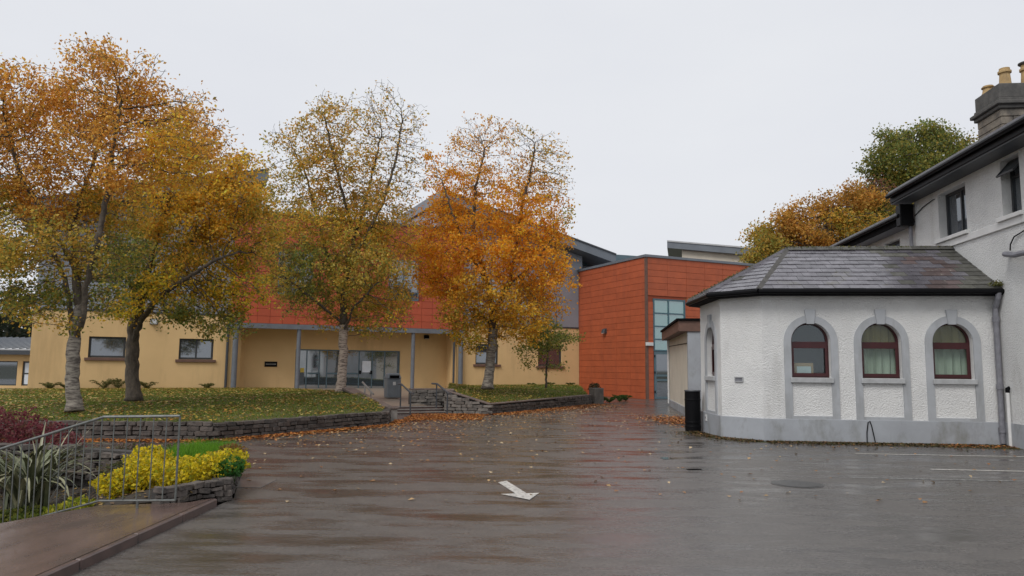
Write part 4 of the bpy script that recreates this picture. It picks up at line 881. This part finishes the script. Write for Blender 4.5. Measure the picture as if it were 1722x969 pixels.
# phormium: every strap leaf a piece
def strap(nm,L,w,bend,col):
    n=9; v=[];f=[]
    for i in range(n+1):
        s=i/n; ang=1.45-bend*s**1.7; 
        if i==0: x,z=0.,0.
        else: x+=L/n*math.cos(ang); z+=L/n*math.sin(ang)
        ww=w*(.55+.9*s-1.45*s**2.6) if s<1 else .001; ww=max(ww,.002)
        v+=[(x,-ww,z+.25*ww),(x,0,z),(x,ww,z+.25*ww)]
    for i in range(n): f+=[(3*i,3*i+1,3*i+4,3*i+3),(3*i+1,3*i+2,3*i+5,3*i+4)]
    b=MB(); b.add(v,f); return b.mesh(nm,col,V3((0,0,0)),recalc=False)
M['phor']=mat('phormium_leaf',(.15,.16,.09),(.08,.095,.045),scale=6,rough=.4,rand=.35)
M['phor2']=mat('phormium_cream_leaf',(.28,.27,.17),(.18,.18,.10),scale=6,rough=.4,rand=.2)
SM=[strap('strap_leaf',rng.uniform(.8,1.35),rng.uniform(.022,.034),bd,M['phor'] if i%4 else M['phor2']) for i,bd in enumerate((.6,1.0,1.4,1.9,2.3,1.2,1.7,2.0))]
ph_=thing('flax_plant',(-6.05,9.55,-.32),'large strappy grey green flax plant behind the railing','plant')
for i in range(120):
    inst('strap_leaf',rng.choice(SM),Matrix.Translation((-6.05+rng.gauss(0,.1),9.55+rng.gauss(0,.1),-.34))@Matrix.Rotation(rng.uniform(0,6.28),4,'Z')@Matrix.Rotation(rng.uniform(-.1,.15),4,'Y')@Matrix.Scale(rng.uniform(.8,1.3),4),ph_)
# ferns and small plants
def fern(loc,h,n,label,cols,name='fern',cat='fern',group=None):
    th=thing(name,loc,label,cat,group); P=[];b=MB()
    for k in range(n):
        a=rng.uniform(0,6.28); l=h*rng.uniform(.7,1.2); pts=[]
        for i in range(7):
            s=i/6; r_=l*.75*s**.9; z=l*(1.25*s-.75*s*s); pts.append((loc[0]+math.cos(a)*r_,loc[1]+math.sin(a)*r_,loc[2]+z))
        b.tube(pts,[.006]*6+[.002],4)
        for i in range(1,7):
            for _ in range(9): P.append(V3(pts[i])+V3((rng.gauss(0,.035),rng.gauss(0,.035),rng.gauss(0,.02)))*(1.3-i*.12))
    b.build('fronds',M['moss'],th)
    put(bpy.data.objects.new('foliage',leaf_mesh('foliage',np.array(P)-V3(loc),.06,pick(cols,len(P)),M['leaf'],aspect=.5)),th,loc)
FG=[(.14,.17,.05),(.2,.19,.06),(.1,.13,.04),(.28,.2,.08)]
for t,h,lb in ((-28.7,.35,'low fern at the far left foot of the ochre wall'),(-28.0,.3,'small fern left of the nearest birch trunk at the wall foot'),(-26.5,.5,'fern between the two left trunks at the wall foot'),(-25.9,.62,'tallest fern below the left window'),(-24.6,.42,'fern right of the second trunk at the wall foot'),(-21.9,.32,'small fern under the second window')):
    fern(Bp(t,-.45,.42),h*1.45,18,lb,FG)
for t,h,lb in ((-3.6,.34,'grassy tuft left of the sapling at the wall foot'),(-2.3,.38,'grassy tuft behind the sapling'),(-.9,.36,'grassy tuft at the right end of the ochre wall')):
    fern(Bp(t,-.5,.52),h,12,lb,[(.06,.11,.02),(.09,.13,.03)],'grass_tuft','plant')
for x,y,h,lb in ((4.75,36.2,.5,'green plant beside the stone pier below the terracotta wall'),(5.4,37.3,.55,'middle green plant at the foot of the terracotta wall'),(5.9,38.6,.5,'green plant nearest the terracotta corner'),(4.2,35.6,.45,'small green plant right behind the stone pier')):
    fern((x,y,.0),h,16,lb,[(.06,.12,.025),(.09,.15,.03),(.05,.09,.02)],'low_plant','plant')
bush('pier_shrub',[(3.95,35.5,.75,.3,.25,.22)],500,.07,[(.06,.07,.03),(.10,.07,.03),(.05,.06,.03)],'small dark bush above the stone pier','shrub')
# moss and litter along the annex foot
pl_=[H(.3,-.05,0),H(-5.2,-.05,0),H(-6.05,.75,0),H(-6.35,2.3,0)]
P=along([(p[0],p[1]) for p in pl_],8500,.2,-1,.004); litter('moss_strip',P,.05,[(.06,.055,.015),(.08,.07,.02),(.05,.04,.02),(.10,.06,.03),(.2,.1,.04)],'mossy strip with leaf litter along the foot of the annex',.6,'moss')
P=along([(H(2,-.2,0)[0],H(2,-.2,0)[1]),(H(-1.5,-.1,0)[0],H(-1.5,-.1,0)[1])],900,.22,-1,.006); litter('fallen_leaves',P,.07,DRY,'brown leaves blown against the annex by the downpipe')
b=MB(); b.add([H(1.5,-.9,.003),H(1.5,-.04,.003),H(-5.2,-.04,.003),H(-6.03,.77,.003),H(-6.3,2.3,.003),H(-6.55,2.3,.003),H(-6.32,.66,.003),H(-5.4,-.32,.003),H(-4.2,-.36,.003),H(-3.1,-.5,.003),H(-2,-.48,.003),H(-.5,-.8,.003)],[tuple(range(12))]); tag(b.build('moss_edge',M['moss'],None,recalc=False),kind='structure')
TREES={'left_tree':([(-10.48,17.62,9.0,0.53,0.54,0.54,0.8,'r'),(-9.53,17.39,8.71,0.63,0.64,0.51,0.8,'r'),(-9.14,17.91,8.9,0.38,0.38,0.35,0.5,'r'),(-11.73,17.48,8.4,0.75,0.76,0.54,0.8,'r'),(-12.28,17.32,7.66,0.78,0.8,0.8,0.8,'r'),(-13.46,17.92,7.18,0.78,0.96,0.96,0.8,'r'),(-11.73,18.85,8.21,0.94,0.96,0.72,0.9,'r'),(-10.37,18.64,8.07,0.94,0.96,0.72,0.8,'r'),(-9.03,18.58,8.07,0.86,0.88,0.64,0.7,'r'),(-7.91,17.6,7.96,0.47,0.48,0.38,0.4,'r'),(-12.26,18.17,6.73,0.94,0.96,0.72,0.7,'r'),(-10.64,17.7,6.61,0.94,0.96,0.72,0.6,'r'),(-9.23,17.51,6.58,0.94,0.96,0.8,0.9,'r'),(-8.04,17.39,6.7,0.78,0.8,0.72,0.8,'g'),(-7.49,17.59,6.99,0.55,0.64,0.64,0.5,'r'),(-13.03,18.87,5.83,0.94,0.96,0.64,0.8,'o'),(-11.6,18.69,5.64,0.94,0.96,0.64,0.9,'r'),(-10.36,18.65,5.65,0.94,0.96,0.72,0.9,'m'),(-13.62,18.64,4.77,0.78,0.96,0.96,0.8,'o'),(-11.67,17.55,4.45,0.94,0.96,0.64,0.8,'o'),(-10.65,17.76,4.35,0.94,0.96,0.64,0.7,'o'),(-9.95,18.33,4.3,0.7,0.72,0.64,0.7,'n'),(-12.6,18.52,3.55,0.78,0.8,0.51,0.8,'n'),(-11.9,18.74,3.28,0.7,0.72,0.41,0.7,'n'),(-12.51,18.78,2.97,0.63,0.64,0.35,0.6,'o'),(-10.98,17.36,2.67,0.34,0.35,0.22,0.5,'m'),(-10.45,18.29,3.32,0.63,0.64,0.41,0.6,'n'),(-10.26,18.41,2.89,0.25,0.25,0.22,0.4,'n')],[[(-10.49,18.1,0.47),(-10.59,18.1,1.21),(-10.64,18.1,1.92),(-10.64,18.15,2.28),(-10.63,18.2,2.94),(-10.82,18.3,3.96),(-11.02,18.3,5.0),(-10.69,18.2,6.2)],[(-10.63,18.15,2.18),(-10.33,17.9,2.72),(-10.21,17.7,3.53),(-9.9,17.5,4.41),(-9.77,17.6,5.76),(-9.78,17.7,6.97),(-9.7,17.8,8.04)],[(-10.65,18.1,2.07),(-10.92,18.4,2.86),(-11.24,18.6,3.66),(-11.7,18.8,4.39),(-12.23,18.9,5.13),(-12.76,18.9,6.18)],[(-10.82,18.3,3.96),(-11.5,18.1,5.14),(-12.02,17.7,6.19),(-12.34,17.6,7.4)],[(-11.02,18.3,5.0),(-10.94,18.8,6.5),(-10.73,18.9,7.73),(-10.73,18.9,8.81)]]),'second_tree':([(-10.42,22.91,8.71,0.99,1.01,0.81,0.6,'r'),(-10.79,22.32,6.92,1.09,1.11,0.91,0.8,'g'),(-9.77,22.85,7.45,1.09,1.11,0.91,0.9,'g'),(-8.47,22.16,7.09,0.83,0.85,0.85,0.9,'g'),(-8.8,23.68,8.27,0.4,0.4,0.36,0.5,'g'),(-10.75,23.56,6.15,1.19,1.21,0.81,0.738,'m'),(-9.19,22.99,6.15,1.19,1.21,0.81,0.9,'g'),(-8.01,22.54,6.17,0.59,0.81,0.81,0.8,'m'),(-11.69,23.64,5.28,0.99,1.01,0.91,0.738,'n'),(-10.08,23.03,5.02,1.09,1.11,0.81,0.738,'m'),(-8.99,23.59,5.11,0.99,1.01,0.81,0.738,'y'),(-8.1,23.53,4.92,0.4,0.81,0.81,0.574,'m'),(-11.64,22.92,4.14,0.89,0.91,0.71,0.738,'n'),(-10.26,22.75,3.95,0.99,1.01,0.6,0.738,'y'),(-9.11,23.08,3.91,0.99,1.01,0.6,0.738,'y'),(-8.17,22.78,3.89,0.55,0.56,0.52,0.574,'y'),(-11.28,22.29,3.35,0.79,0.81,0.44,0.656,'y'),(-10.13,22.55,3.21,0.89,0.91,0.4,0.656,'n'),(-9.4,23.46,3.09,0.89,0.91,0.44,0.656,'n'),(-8.22,22.08,2.75,0.44,0.44,0.32,0.49199999999999994,'n'),(-11.78,22.08,4.49,0.59,0.6,0.6,0.656,'n'),(-9.81,23.13,2.79,0.4,0.4,0.2,0.41,'n')],[[(-11.49,22.9,0.51),(-11.59,22.9,1.3),(-11.65,22.9,2.21),(-11.62,22.9,2.85),(-11.51,23.0,3.68),(-11.3,23.0,4.8),(-11.1,23.0,5.92),(-10.71,23.0,7.26),(-10.5,22.9,8.41)],[(-11.65,22.9,2.21),(-11.28,22.6,2.95),(-10.5,22.2,3.69),(-9.61,22.0,4.25),(-8.72,22.0,4.82)],[(-11.51,23.0,3.68),(-10.66,23.3,4.8),(-9.89,23.5,5.94),(-9.21,23.5,7.08),(-8.77,23.5,7.66)],[(-11.62,22.9,2.85),(-11.88,23.2,3.68),(-12.11,23.3,4.42)]]),'middle_tree':([(-7.27,27.7,10.72,1.09,1.11,0.79,0.4,'b'),(-7.2,28.16,11.95,0.53,0.54,0.45,0.25,'b'),(-8.62,28.05,10.41,0.78,0.79,0.69,0.35,'b'),(-9.34,27.82,10.26,0.49,0.49,0.35,0.25,'o'),(-6.3,29.0,11.15,0.97,0.99,0.99,0.25,'b'),(-5.1,27.55,11.39,0.97,0.99,0.87,0.1,'b'),(-4.23,27.94,10.71,0.85,1.11,1.11,0.09,'b'),(-4.59,27.56,9.42,0.97,1.11,1.11,0.11,'b'),(-4.01,28.34,9.17,0.68,0.99,0.99,0.1,'b'),(-5.74,27.7,9.1,1.09,1.11,0.89,0.5,'b'),(-7.26,27.84,9.59,1.09,1.11,0.79,0.6,'b'),(-8.71,28.54,9.3,0.97,0.99,0.64,0.4,'o'),(-8.78,27.78,8.04,0.83,0.84,0.69,0.55,'o'),(-7.42,28.21,8.16,1.09,1.11,0.74,0.5,'b'),(-6.16,28.83,8.08,1.21,1.24,0.74,0.6,'b'),(-4.74,27.38,7.65,1.02,1.04,0.79,0.55,'b'),(-8.47,27.31,6.92,1.03,1.05,0.74,0.576,'m'),(-7.21,27.61,6.76,1.29,1.31,0.89,0.648,'m'),(-5.84,28.58,6.73,1.42,1.44,0.89,0.648,'m'),(-4.52,28.31,6.57,0.9,0.92,0.89,0.576,'g'),(-8.75,27.63,5.84,0.9,0.92,0.74,0.576,'o'),(-7.44,27.8,5.54,1.42,1.44,0.89,0.648,'n'),(-5.8,27.52,5.3,1.54,1.57,0.99,0.648,'o'),(-4.55,28.03,5.26,0.87,0.89,0.89,0.576,'m'),(-8.59,27.28,4.68,0.9,0.92,0.64,0.504,'o'),(-7.57,28.46,4.48,1.29,1.31,0.79,0.576,'n'),(-6.04,28.81,4.3,1.29,1.31,0.84,0.576,'o'),(-4.78,28.92,4.21,0.9,0.92,0.79,0.576,'m'),(-7.1,28.52,3.57,1.03,1.05,0.49,0.36,'b'),(-5.57,28.93,3.39,1.16,1.18,0.49,0.36,'o'),(-7.88,27.23,3.8,0.77,0.79,0.45,0.288,'o'),(-4.23,27.72,3.43,0.57,0.58,0.45,0.288,'y')],[[(-6.37,28.1,0.61),(-6.32,28.1,1.76),(-6.36,28.1,2.88),(-6.38,28.1,4.0),(-6.27,28.1,5.37),(-6.08,28.2,6.52),(-5.77,28.2,7.68),(-5.47,28.3,9.09),(-5.17,28.3,10.75)],[(-6.36,28.1,3.55),(-6.82,28.5,4.91),(-7.32,28.6,6.28),(-7.72,28.6,7.66),(-8.11,28.5,9.06),(-8.61,28.4,10.0)],[(-6.27,28.1,5.37),(-5.51,27.7,6.53),(-4.86,27.6,7.92),(-4.45,27.6,9.57),(-4.26,27.6,11.0)],[(-6.08,28.2,6.52),(-6.47,27.6,8.14),(-6.88,27.5,9.78),(-7.27,27.5,11.21)],[(-6.36,28.1,2.88),(-5.87,27.5,3.78),(-5.0,27.3,4.7)],[(-6.37,28.1,3.21),(-7.23,27.4,3.99),(-8.4,27.2,4.89)]]),'orange_tree':([(-1.64,31.34,11.53,0.95,0.97,0.75,0.22,'r'),(-0.48,31.0,11.75,0.66,0.67,0.59,0.25,'r'),(-2.07,30.34,10.62,0.74,0.75,0.64,0.3,'r'),(-3.15,31.3,10.1,0.69,0.7,0.59,0.6,'a'),(-3.46,30.72,9.43,0.47,0.48,0.32,0.5,'a'),(-2.35,31.07,9.35,0.95,0.97,0.81,0.7,'a'),(-1.18,30.13,9.3,0.79,0.81,0.75,0.4,'r'),(0.53,29.94,10.91,0.84,0.86,0.7,0.2,'b'),(1.54,30.4,10.42,0.74,0.91,0.91,0.2,'b'),(2.01,29.85,9.14,0.47,0.7,0.7,0.2,'b'),(0.17,30.29,10.12,0.84,0.86,0.64,0.3,'r'),(0.95,31.33,9.45,0.9,0.91,0.7,0.55,'r'),(2.03,30.2,8.85,0.47,0.48,0.32,0.4,'a'),(-0.3,29.62,8.44,0.95,0.97,0.75,0.65,'a'),(2.24,29.68,7.74,0.37,0.48,0.48,0.35,'o'),(1.16,29.91,8.02,0.95,0.97,0.7,0.7,'a'),(-2.33,31.01,8.1,1.05,1.07,0.75,0.8,'a'),(-0.54,30.25,7.58,1.16,1.18,0.75,0.8,'a'),(-3.11,30.12,7.41,0.9,0.91,0.91,0.8,'a'),(0.92,29.77,7.01,1.11,1.13,0.75,0.9,'a'),(1.86,31.37,6.79,0.63,0.75,0.75,0.8,'a'),(-3.47,30.36,6.2,0.79,0.97,0.97,0.9,'a'),(-2.1,29.97,6.16,1.16,1.18,0.91,0.95,'a'),(-0.39,29.71,5.89,1.26,1.29,0.97,0.95,'a'),(1.17,29.7,5.54,1.11,1.13,0.97,0.95,'a'),(2.02,29.9,5.7,0.37,0.64,0.64,0.6,'a'),(-2.88,30.82,5.02,0.95,0.97,0.75,0.9,'a'),(-1.46,29.87,4.57,1.16,1.18,0.86,0.9,'g'),(0.22,29.67,4.33,1.16,1.18,0.86,0.9,'g'),(1.45,30.48,4.17,0.74,0.75,0.7,0.8,'a'),(-1.94,30.05,3.61,0.9,0.91,0.7,0.8,'m'),(-0.64,31.4,3.47,1.05,1.07,0.59,0.7,'g'),(0.71,29.82,3.27,0.9,0.91,0.54,0.8,'g'),(-1.47,30.55,2.68,0.69,0.7,0.38,0.7,'y'),(-2.11,30.99,3.06,0.42,0.43,0.38,0.6,'y')],[[(-0.95,30.5,0.77),(-0.87,30.5,1.71),(-0.78,30.5,2.68),(-0.75,30.5,3.78),(-0.96,30.5,5.01),(-1.39,30.6,6.24),(-1.66,30.6,7.49),(-1.56,30.6,9.26),(-1.21,30.6,10.8)],[(-0.75,30.5,3.78),(-0.15,30.3,5.02),(0.16,30.2,6.51),(0.32,30.2,8.02),(0.68,30.2,9.54),(0.92,30.2,10.83)],[(-0.96,30.5,5.01),(-1.76,29.9,6.24),(-2.41,29.8,7.74),(-2.93,29.8,9.25)],[(-0.15,30.3,5.02),(0.83,29.8,5.77),(1.56,29.6,6.77)],[(-0.74,30.5,3.54),(-0.02,31.1,4.03),(0.96,31.4,4.78)],[(-0.84,30.5,3.41),(-1.73,31.1,4.26),(-2.73,31.3,5.24)]]),'sapling':([(1.17,32.84,3.31,0.8,0.81,0.41,0.8,'n'),(2.3,33.88,3.08,0.74,0.76,0.23,0.7,'n'),(2.89,32.96,2.99,0.34,0.35,0.17,0.5,'n'),(0.91,32.54,2.51,0.68,0.7,0.41,0.7,'n'),(1.83,32.84,2.79,0.63,0.64,0.35,0.8,'n'),(0.65,32.17,1.99,0.34,0.35,0.29,0.5,'n'),(1.97,32.86,1.75,0.51,0.52,0.15,0.3,'n'),(1.42,32.55,3.69,0.57,0.58,0.29,0.6,'n')],[[(1.54,33.0,0.78),(1.56,33.0,1.62),(1.61,33.0,2.4),(1.6,33.0,3.45),(1.57,33.0,3.98)]]),'back_green':([(31.81,56.7,19.97,2.13,2.17,0.71,0.8,'n'),(29.62,56.6,19.2,1.47,1.5,0.87,0.8,'n'),(33.45,56.0,19.05,1.74,1.77,0.95,0.8,'n'),(27.89,55.16,17.11,1.08,1.18,1.18,0.8,'n'),(30.81,55.56,17.02,2.32,2.37,1.58,0.9,'n'),(33.51,55.54,16.58,1.74,1.77,1.58,0.9,'n'),(34.99,55.47,19.38,0.7,0.71,0.63,0.5,'o'),(28.43,55.52,15.13,1.16,1.18,1.18,0.8,'n'),(32.21,56.67,14.5,2.71,2.76,1.58,0.9,'n'),(34.15,55.36,13.77,1.94,2.37,2.37,0.9,'n'),(27.5,55.19,18.28,0.54,0.55,0.47,0.5,'n'),(28.09,56.77,14.01,1.94,1.97,1.58,0.9,'b'),(29.24,56.12,16.22,1.39,1.42,1.34,0.8,'o')],[[(30.72,56.0,1.02),(31.14,56.0,9.55),(31.14,56.0,14.16),(31.35,56.0,18.37)]]),'back_orange':([(18.79,52.88,11.25,1.22,1.24,0.95,0.9,'m'),(20.13,51.83,12.1,1.29,1.32,0.95,0.9,'r'),(22.65,52.72,13.09,1.44,1.46,1.03,0.9,'r'),(24.61,52.28,13.54,1.29,1.32,1.03,0.9,'r'),(26.26,52.52,14.39,0.79,0.88,0.88,0.8,'p'),(20.75,52.44,10.85,2.16,2.2,1.1,0.9,'r'),(23.96,51.99,11.23,2.16,2.2,1.46,0.9,'m'),(17.16,51.27,10.4,0.58,0.59,0.59,0.7,'o'),(18.25,51.48,9.39,1.44,1.46,1.1,0.9,'o'),(26.43,52.67,11.81,1.08,1.83,1.83,0.9,'n')],[[(21.5,52.0,0.99),(21.94,52.0,7.65),(22.27,52.0,11.05),(22.77,52.0,13.2)]])}
# ------------------------------------------------------------------ trees
def grow(clusters,stems,step,infl,kill,natt,seed,iters=120):
    r=np.random.default_rng(seed); att=[];aid=[]
    vol=np.array([c[3]*c[4]*c[5]*(1.7 if c[6]<.2 else 1) for c in clusters])**.8; vol/=vol.sum()
    for k,c in enumerate(clusters):
        n=max(6,int(natt*vol[k])); d=r.normal(size=(n,3)); d/=np.linalg.norm(d,axis=1)[:,None]; q=d*(r.random((n,1))**.42)*(1+np.abs(r.normal(0,.22,(n,1))))*np.array(c[3:6])+np.array(c[:3]); q+=.16*min(c[3],c[5])*np.stack([np.sin(q[:,1]*2.3+q[:,2]*3.1),np.sin(q[:,2]*2.7+q[:,0]*1.9),np.sin(q[:,0]*2.9+q[:,1]*2.2)],1)
        att.append(q); aid+=[k]*n
    att=np.concatenate(att); aid=np.array(aid); nodes=[];par=[]
    def nearest(p): 
        a=np.array(nodes); return int(np.argmin(((a-p)**2).sum(1)))
    for si,s in enumerate(stems):
        prev=-1 if si==0 else nearest(np.array(s[0]))
        pts=resample(s,max(2,int(sum(np.linalg.norm(np.array(s[i+1])-np.array(s[i])) for i in range(len(s)-1))/step)))
        for i,p in enumerate(pts):
            if si>0 and i==0: continue
            nodes.append(np.array(p)+(r.normal(size=3)*step*.10 if i>0 else 0)); par.append(prev); prev=len(nodes)-1
    N0=len(nodes); nodes=list(nodes)
    best=np.full(len(att),1e9); bi=np.zeros(len(att),int); alive=np.ones(len(att),bool)
    def upd(i0):
        arr=np.array(nodes[i0:],dtype=np.float32); al=np.where(alive)[0]; at_=att[al].astype(np.float32); a2=(at_**2).sum(1)
        for a in range(0,len(arr),500):
            q=arr[a:a+500]; d=a2[:,None]-2*at_@q.T+(q**2).sum(1)[None]; j=d.argmin(1); m=np.maximum(d[np.arange(len(al)),j],0); u=m<best[al]; k=al[u]; best[k]=m[u]; bi[k]=j[u]+a+i0
    upd(0); dead={}
    for it in range(iters):
        alive&=best>kill*kill
        act=alive&(best<infl*infl)
        if not act.any():
            act=alive
            if not act.any(): break
        acc={}
        ids=bi[act]; dirs=att[act]-np.array(nodes)[ids]; dirs/=np.linalg.norm(dirs,axis=1)[:,None]+1e-9
        i0=len(nodes)
        uniq,inv=np.unique(ids,return_inverse=True); S_=np.zeros((len(uniq),3)); np.add.at(S_,inv,dirs)
        for u_,sv in zip(uniq,S_):
            if dead.get(u_,0)>4: continue
            dead[u_]=dead.get(u_,0)+1
            sv=sv/(np.linalg.norm(sv)+1e-9)+r.normal(size=3)*.22+np.array([0,0,.06]); sv/=np.linalg.norm(sv)
            nodes.append(nodes[u_]+sv*step); par.append(int(u_))
        if len(nodes)==i0: break
        upd(i0)
        if len(nodes)>14000: break
    nodes=np.array(nodes); par=np.array(par)
    ca=np.array([c[:3] for c in clusters]); cr=np.array([c[3:6] for c in clusters])
    cid=(((nodes[:,None,:]-ca[None])/cr[None])**2).sum(2).argmin(1)
    return nodes,par,cid
def tree(key,name,label,cat,bark,base_r,leaf,per,seed,step=.2,infl=1.6,kill=.32,natt=1500,tip=.007,expo=2.25,spread=.13,flare=1.5,group=None,leaf_r=None,pale=2.6,boost=1.32,gap=1.0):
    cl,stems=TREES[key]; base=stems[0][0]
    nodes,par,cid=grow(cl,stems,step,infl,kill,natt,seed)
    n=len(nodes); w=np.zeros(n); kids=np.zeros(n,int)
    for i in range(n-1,0,-1):
        if par[i]>=0: kids[par[i]]+=1
    rad=np.zeros(n); acc=np.zeros(n)
    order=range(n-1,-1,-1)
    for i in order:
        rad[i]=max(tip,acc[i]**(1/expo)) if acc[i]>0 else tip
        if par[i]>=0: acc[par[i]]+=rad[i]**expo
    sc=base_r/rad[0]
    rad=np.where(rad>tip*1.5,tip+(rad-tip)*(base_r-tip)/(rad[0]-tip),tip)
    h=nodes[:,2]-base[2]; rad=np.where(rad<base_r*.62,np.maximum(tip,rad*.8),rad); rad=rad*np.where(rad>base_r*.5,1+(flare-1)*np.exp(-np.maximum(h,0)/.22),1)
    th=thing(name,base,label,cat,group)
    # tubes: one for trunk and main limbs, one for twigs
    big=MB(); limb=MB(); fine_v=[];fine_f=[]
    nodesl=nodes-np.array(base)
    main_child={}
    for i in range(n):
        p=par[i]
        if p>=0 and (p not in main_child or rad[i]>rad[main_child[p]]): main_child[p]=i
    done=set()
    thick=base_r*.16
    for i in range(n):
        p=par[i]
        if i in done: continue
        if p<0 or main_child.get(p)!=i:
            chain=[p] if p>=0 else []; j=i
            while True:
                chain.append(j); done.add(j)
                if j in main_child: j=main_child[j]
                else: break
            if len(chain)<2: continue
            pts=[nodesl[k] for k in chain]; rr=[rad[k] for k in chain]
            if p>=0: rr[0]=min(rad[chain[1]]*1.15,rad[p])
            k=0
            if max(rr)>thick:
                m=max(2,sum(1 for x in rr if x>thick*.5))
                if p<0:
                    mt=max(2,min(m,sum(1 for x in pts if x[2]<pale))); big.tube(pts[:mt],rr[:mt],12)
                    if m-mt>=1: limb.tube(pts[mt-1:m],rr[mt-1:m],9)
                else: limb.tube(pts[:m],rr[:m],9)
                pts,rr=pts[m-1:],rr[m-1:]
            if len(pts)>=2:
                mbx=MB(); mbx.tube(pts,rr,4,caps=False); o0=len(fine_v); fine_v+=mbx.v; fine_f+=[tuple(q+o0 for q in f) for f in mbx.f]
    me=big.mesh('trunk',bark,V3((0,0,0)),smooth=True,recalc=False); put(bpy.data.objects.new('trunk',me),th,base)
    if limb.v:
        me=limb.mesh('limbs',M['bark'],V3((0,0,0)),smooth=True,recalc=False); put(bpy.data.objects.new('limbs',me),th,base)['kind']='stuff'
    me=bpy.data.meshes.new('branches'); me.from_pydata(fine_v,[],fine_f); me.materials.append(M['bark']); put(bpy.data.objects.new('branches',me),th,base)['kind']='stuff'
    tips=np.where(rad<(leaf_r or base_r*.10))[0]
    den=np.array([c[6] for c in cl])[cid[tips]]
    q=nodes[tips]/gap; ph=seed*1.3
    fld=(np.sin(q[:,0]*3.1+ph)*np.sin(q[:,1]*2.7+ph*.7)*np.sin(q[:,2]*3.7+ph*.3)+.6*np.sin(q[:,0]*6.3-q[:,2]*4.1+ph)*np.sin(q[:,1]*5.2+q[:,2]*6.6))
    mult=np.clip(.6+1.8*fld,.03,2.5)
    cnt=nr.poisson(per*den*den**.15*mult*nr.choice([.3,.8,1.1,1.8],len(tips)))
    idx=np.repeat(tips,cnt)
    pos=nodesl[idx]+nr.normal(size=(len(idx),3))*spread*np.array([1,1,.8])-np.array([0,0,.04])
    pals=[c[7] for c in cl]; cols=np.zeros((len(idx),3)); cc=cid[idx]
    for k in range(len(cl)):
        mk=np.where(cc==k)[0]
        if len(mk): cols[mk]=pick(pals[k],len(mk))
    # neighbouring palettes blend: a share of leaves takes a neighbour's colour
    sw=np.where(nr.random(len(idx))<.25)[0]; cols[sw]=cols[nr.permutation(sw)]*.6+cols[sw]*.4
    clump=nr.uniform(.75,1.25,n)[idx]; cols*=clump[:,None]*boost; cols=np.minimum(cols,.9)
    me=leaf_mesh('crown',pos,nr.uniform(.65,1.25,len(idx))*leaf,cols,M['leaf']); put(bpy.data.objects.new('crown',me),th,base)
    print(name,n,'nodes',len(idx),'leaves')
    return th
tree('left_tree','birch_tree','tall rusty orange birch with forked pale trunk nearest the left edge','tree',M['birch'],.15,.088,13.5,21,tip=.0055,natt=13000,step=.13,kill=.16,infl=1.2)
tree('second_tree','birch_tree','golden and green birch with dark straight trunk, second from the left','tree',M['bark'],.19,.107,15,22,tip=.006,natt=9000,step=.15,kill=.18,infl=1.3)
tree('middle_tree','birch_tree','olive birch with pinkish white trunk before the entrance, bare at upper right','tree',M['birch2'],.17,.113,16,23,tip=.0055,natt=15000,step=.16,kill=.20,infl=1.4)
tree('orange_tree','birch_tree','bright orange twin topped birch right of the entrance steps','tree',M['birch'],.19,.115,13,24,tip=.0055,natt=15000,step=.16,kill=.20,infl=1.4)
tree('sapling','sapling','thin green leaved sapling before the right hand window','tree',M['bark'],.045,.11,10,25,natt=900,step=.11,kill=.14,infl=1.2,tip=.004,flare=1.2,leaf_r=.03)
tree('back_green','beech_tree','big dark green tree rising behind the white house roof','tree',M['bark'],.5,.22,60,26,boost=.95,gap=1.9,natt=7000,step=.45,kill=.5,infl=3.5,tip=.02,spread=.35)
tree('back_orange','beech_tree','broad russet tree behind the annex roof','tree',M['bark'],.5,.2,80,27,boost=.95,gap=1.7,natt=7000,step=.45,kill=.5,infl=3.5,tip=.02,spread=.35)
# far wood at the left edge
P=[]
for _ in range(46):
    c=np.array([rng.uniform(-62,-30),rng.uniform(66,80),rng.uniform(.5,7)]); d=nr.normal(size=(260,3)); d/=np.linalg.norm(d,axis=1)[:,None]; P.append(c+d*np.array([2.6,2.4,2.0])*nr.random((260,1))**.3)
P=np.concatenate(P); o=bpy.data.objects.new('far_wood',leaf_mesh('far_wood',P,nr.uniform(.5,1.1,len(P)),pick([(.035,.05,.03),(.05,.06,.035),(.07,.065,.035)],len(P)),M['leaf'])); put(o,None,(0,0,0)); tag(o,'dark wood far behind the low outbuilding','wood',kind='stuff')
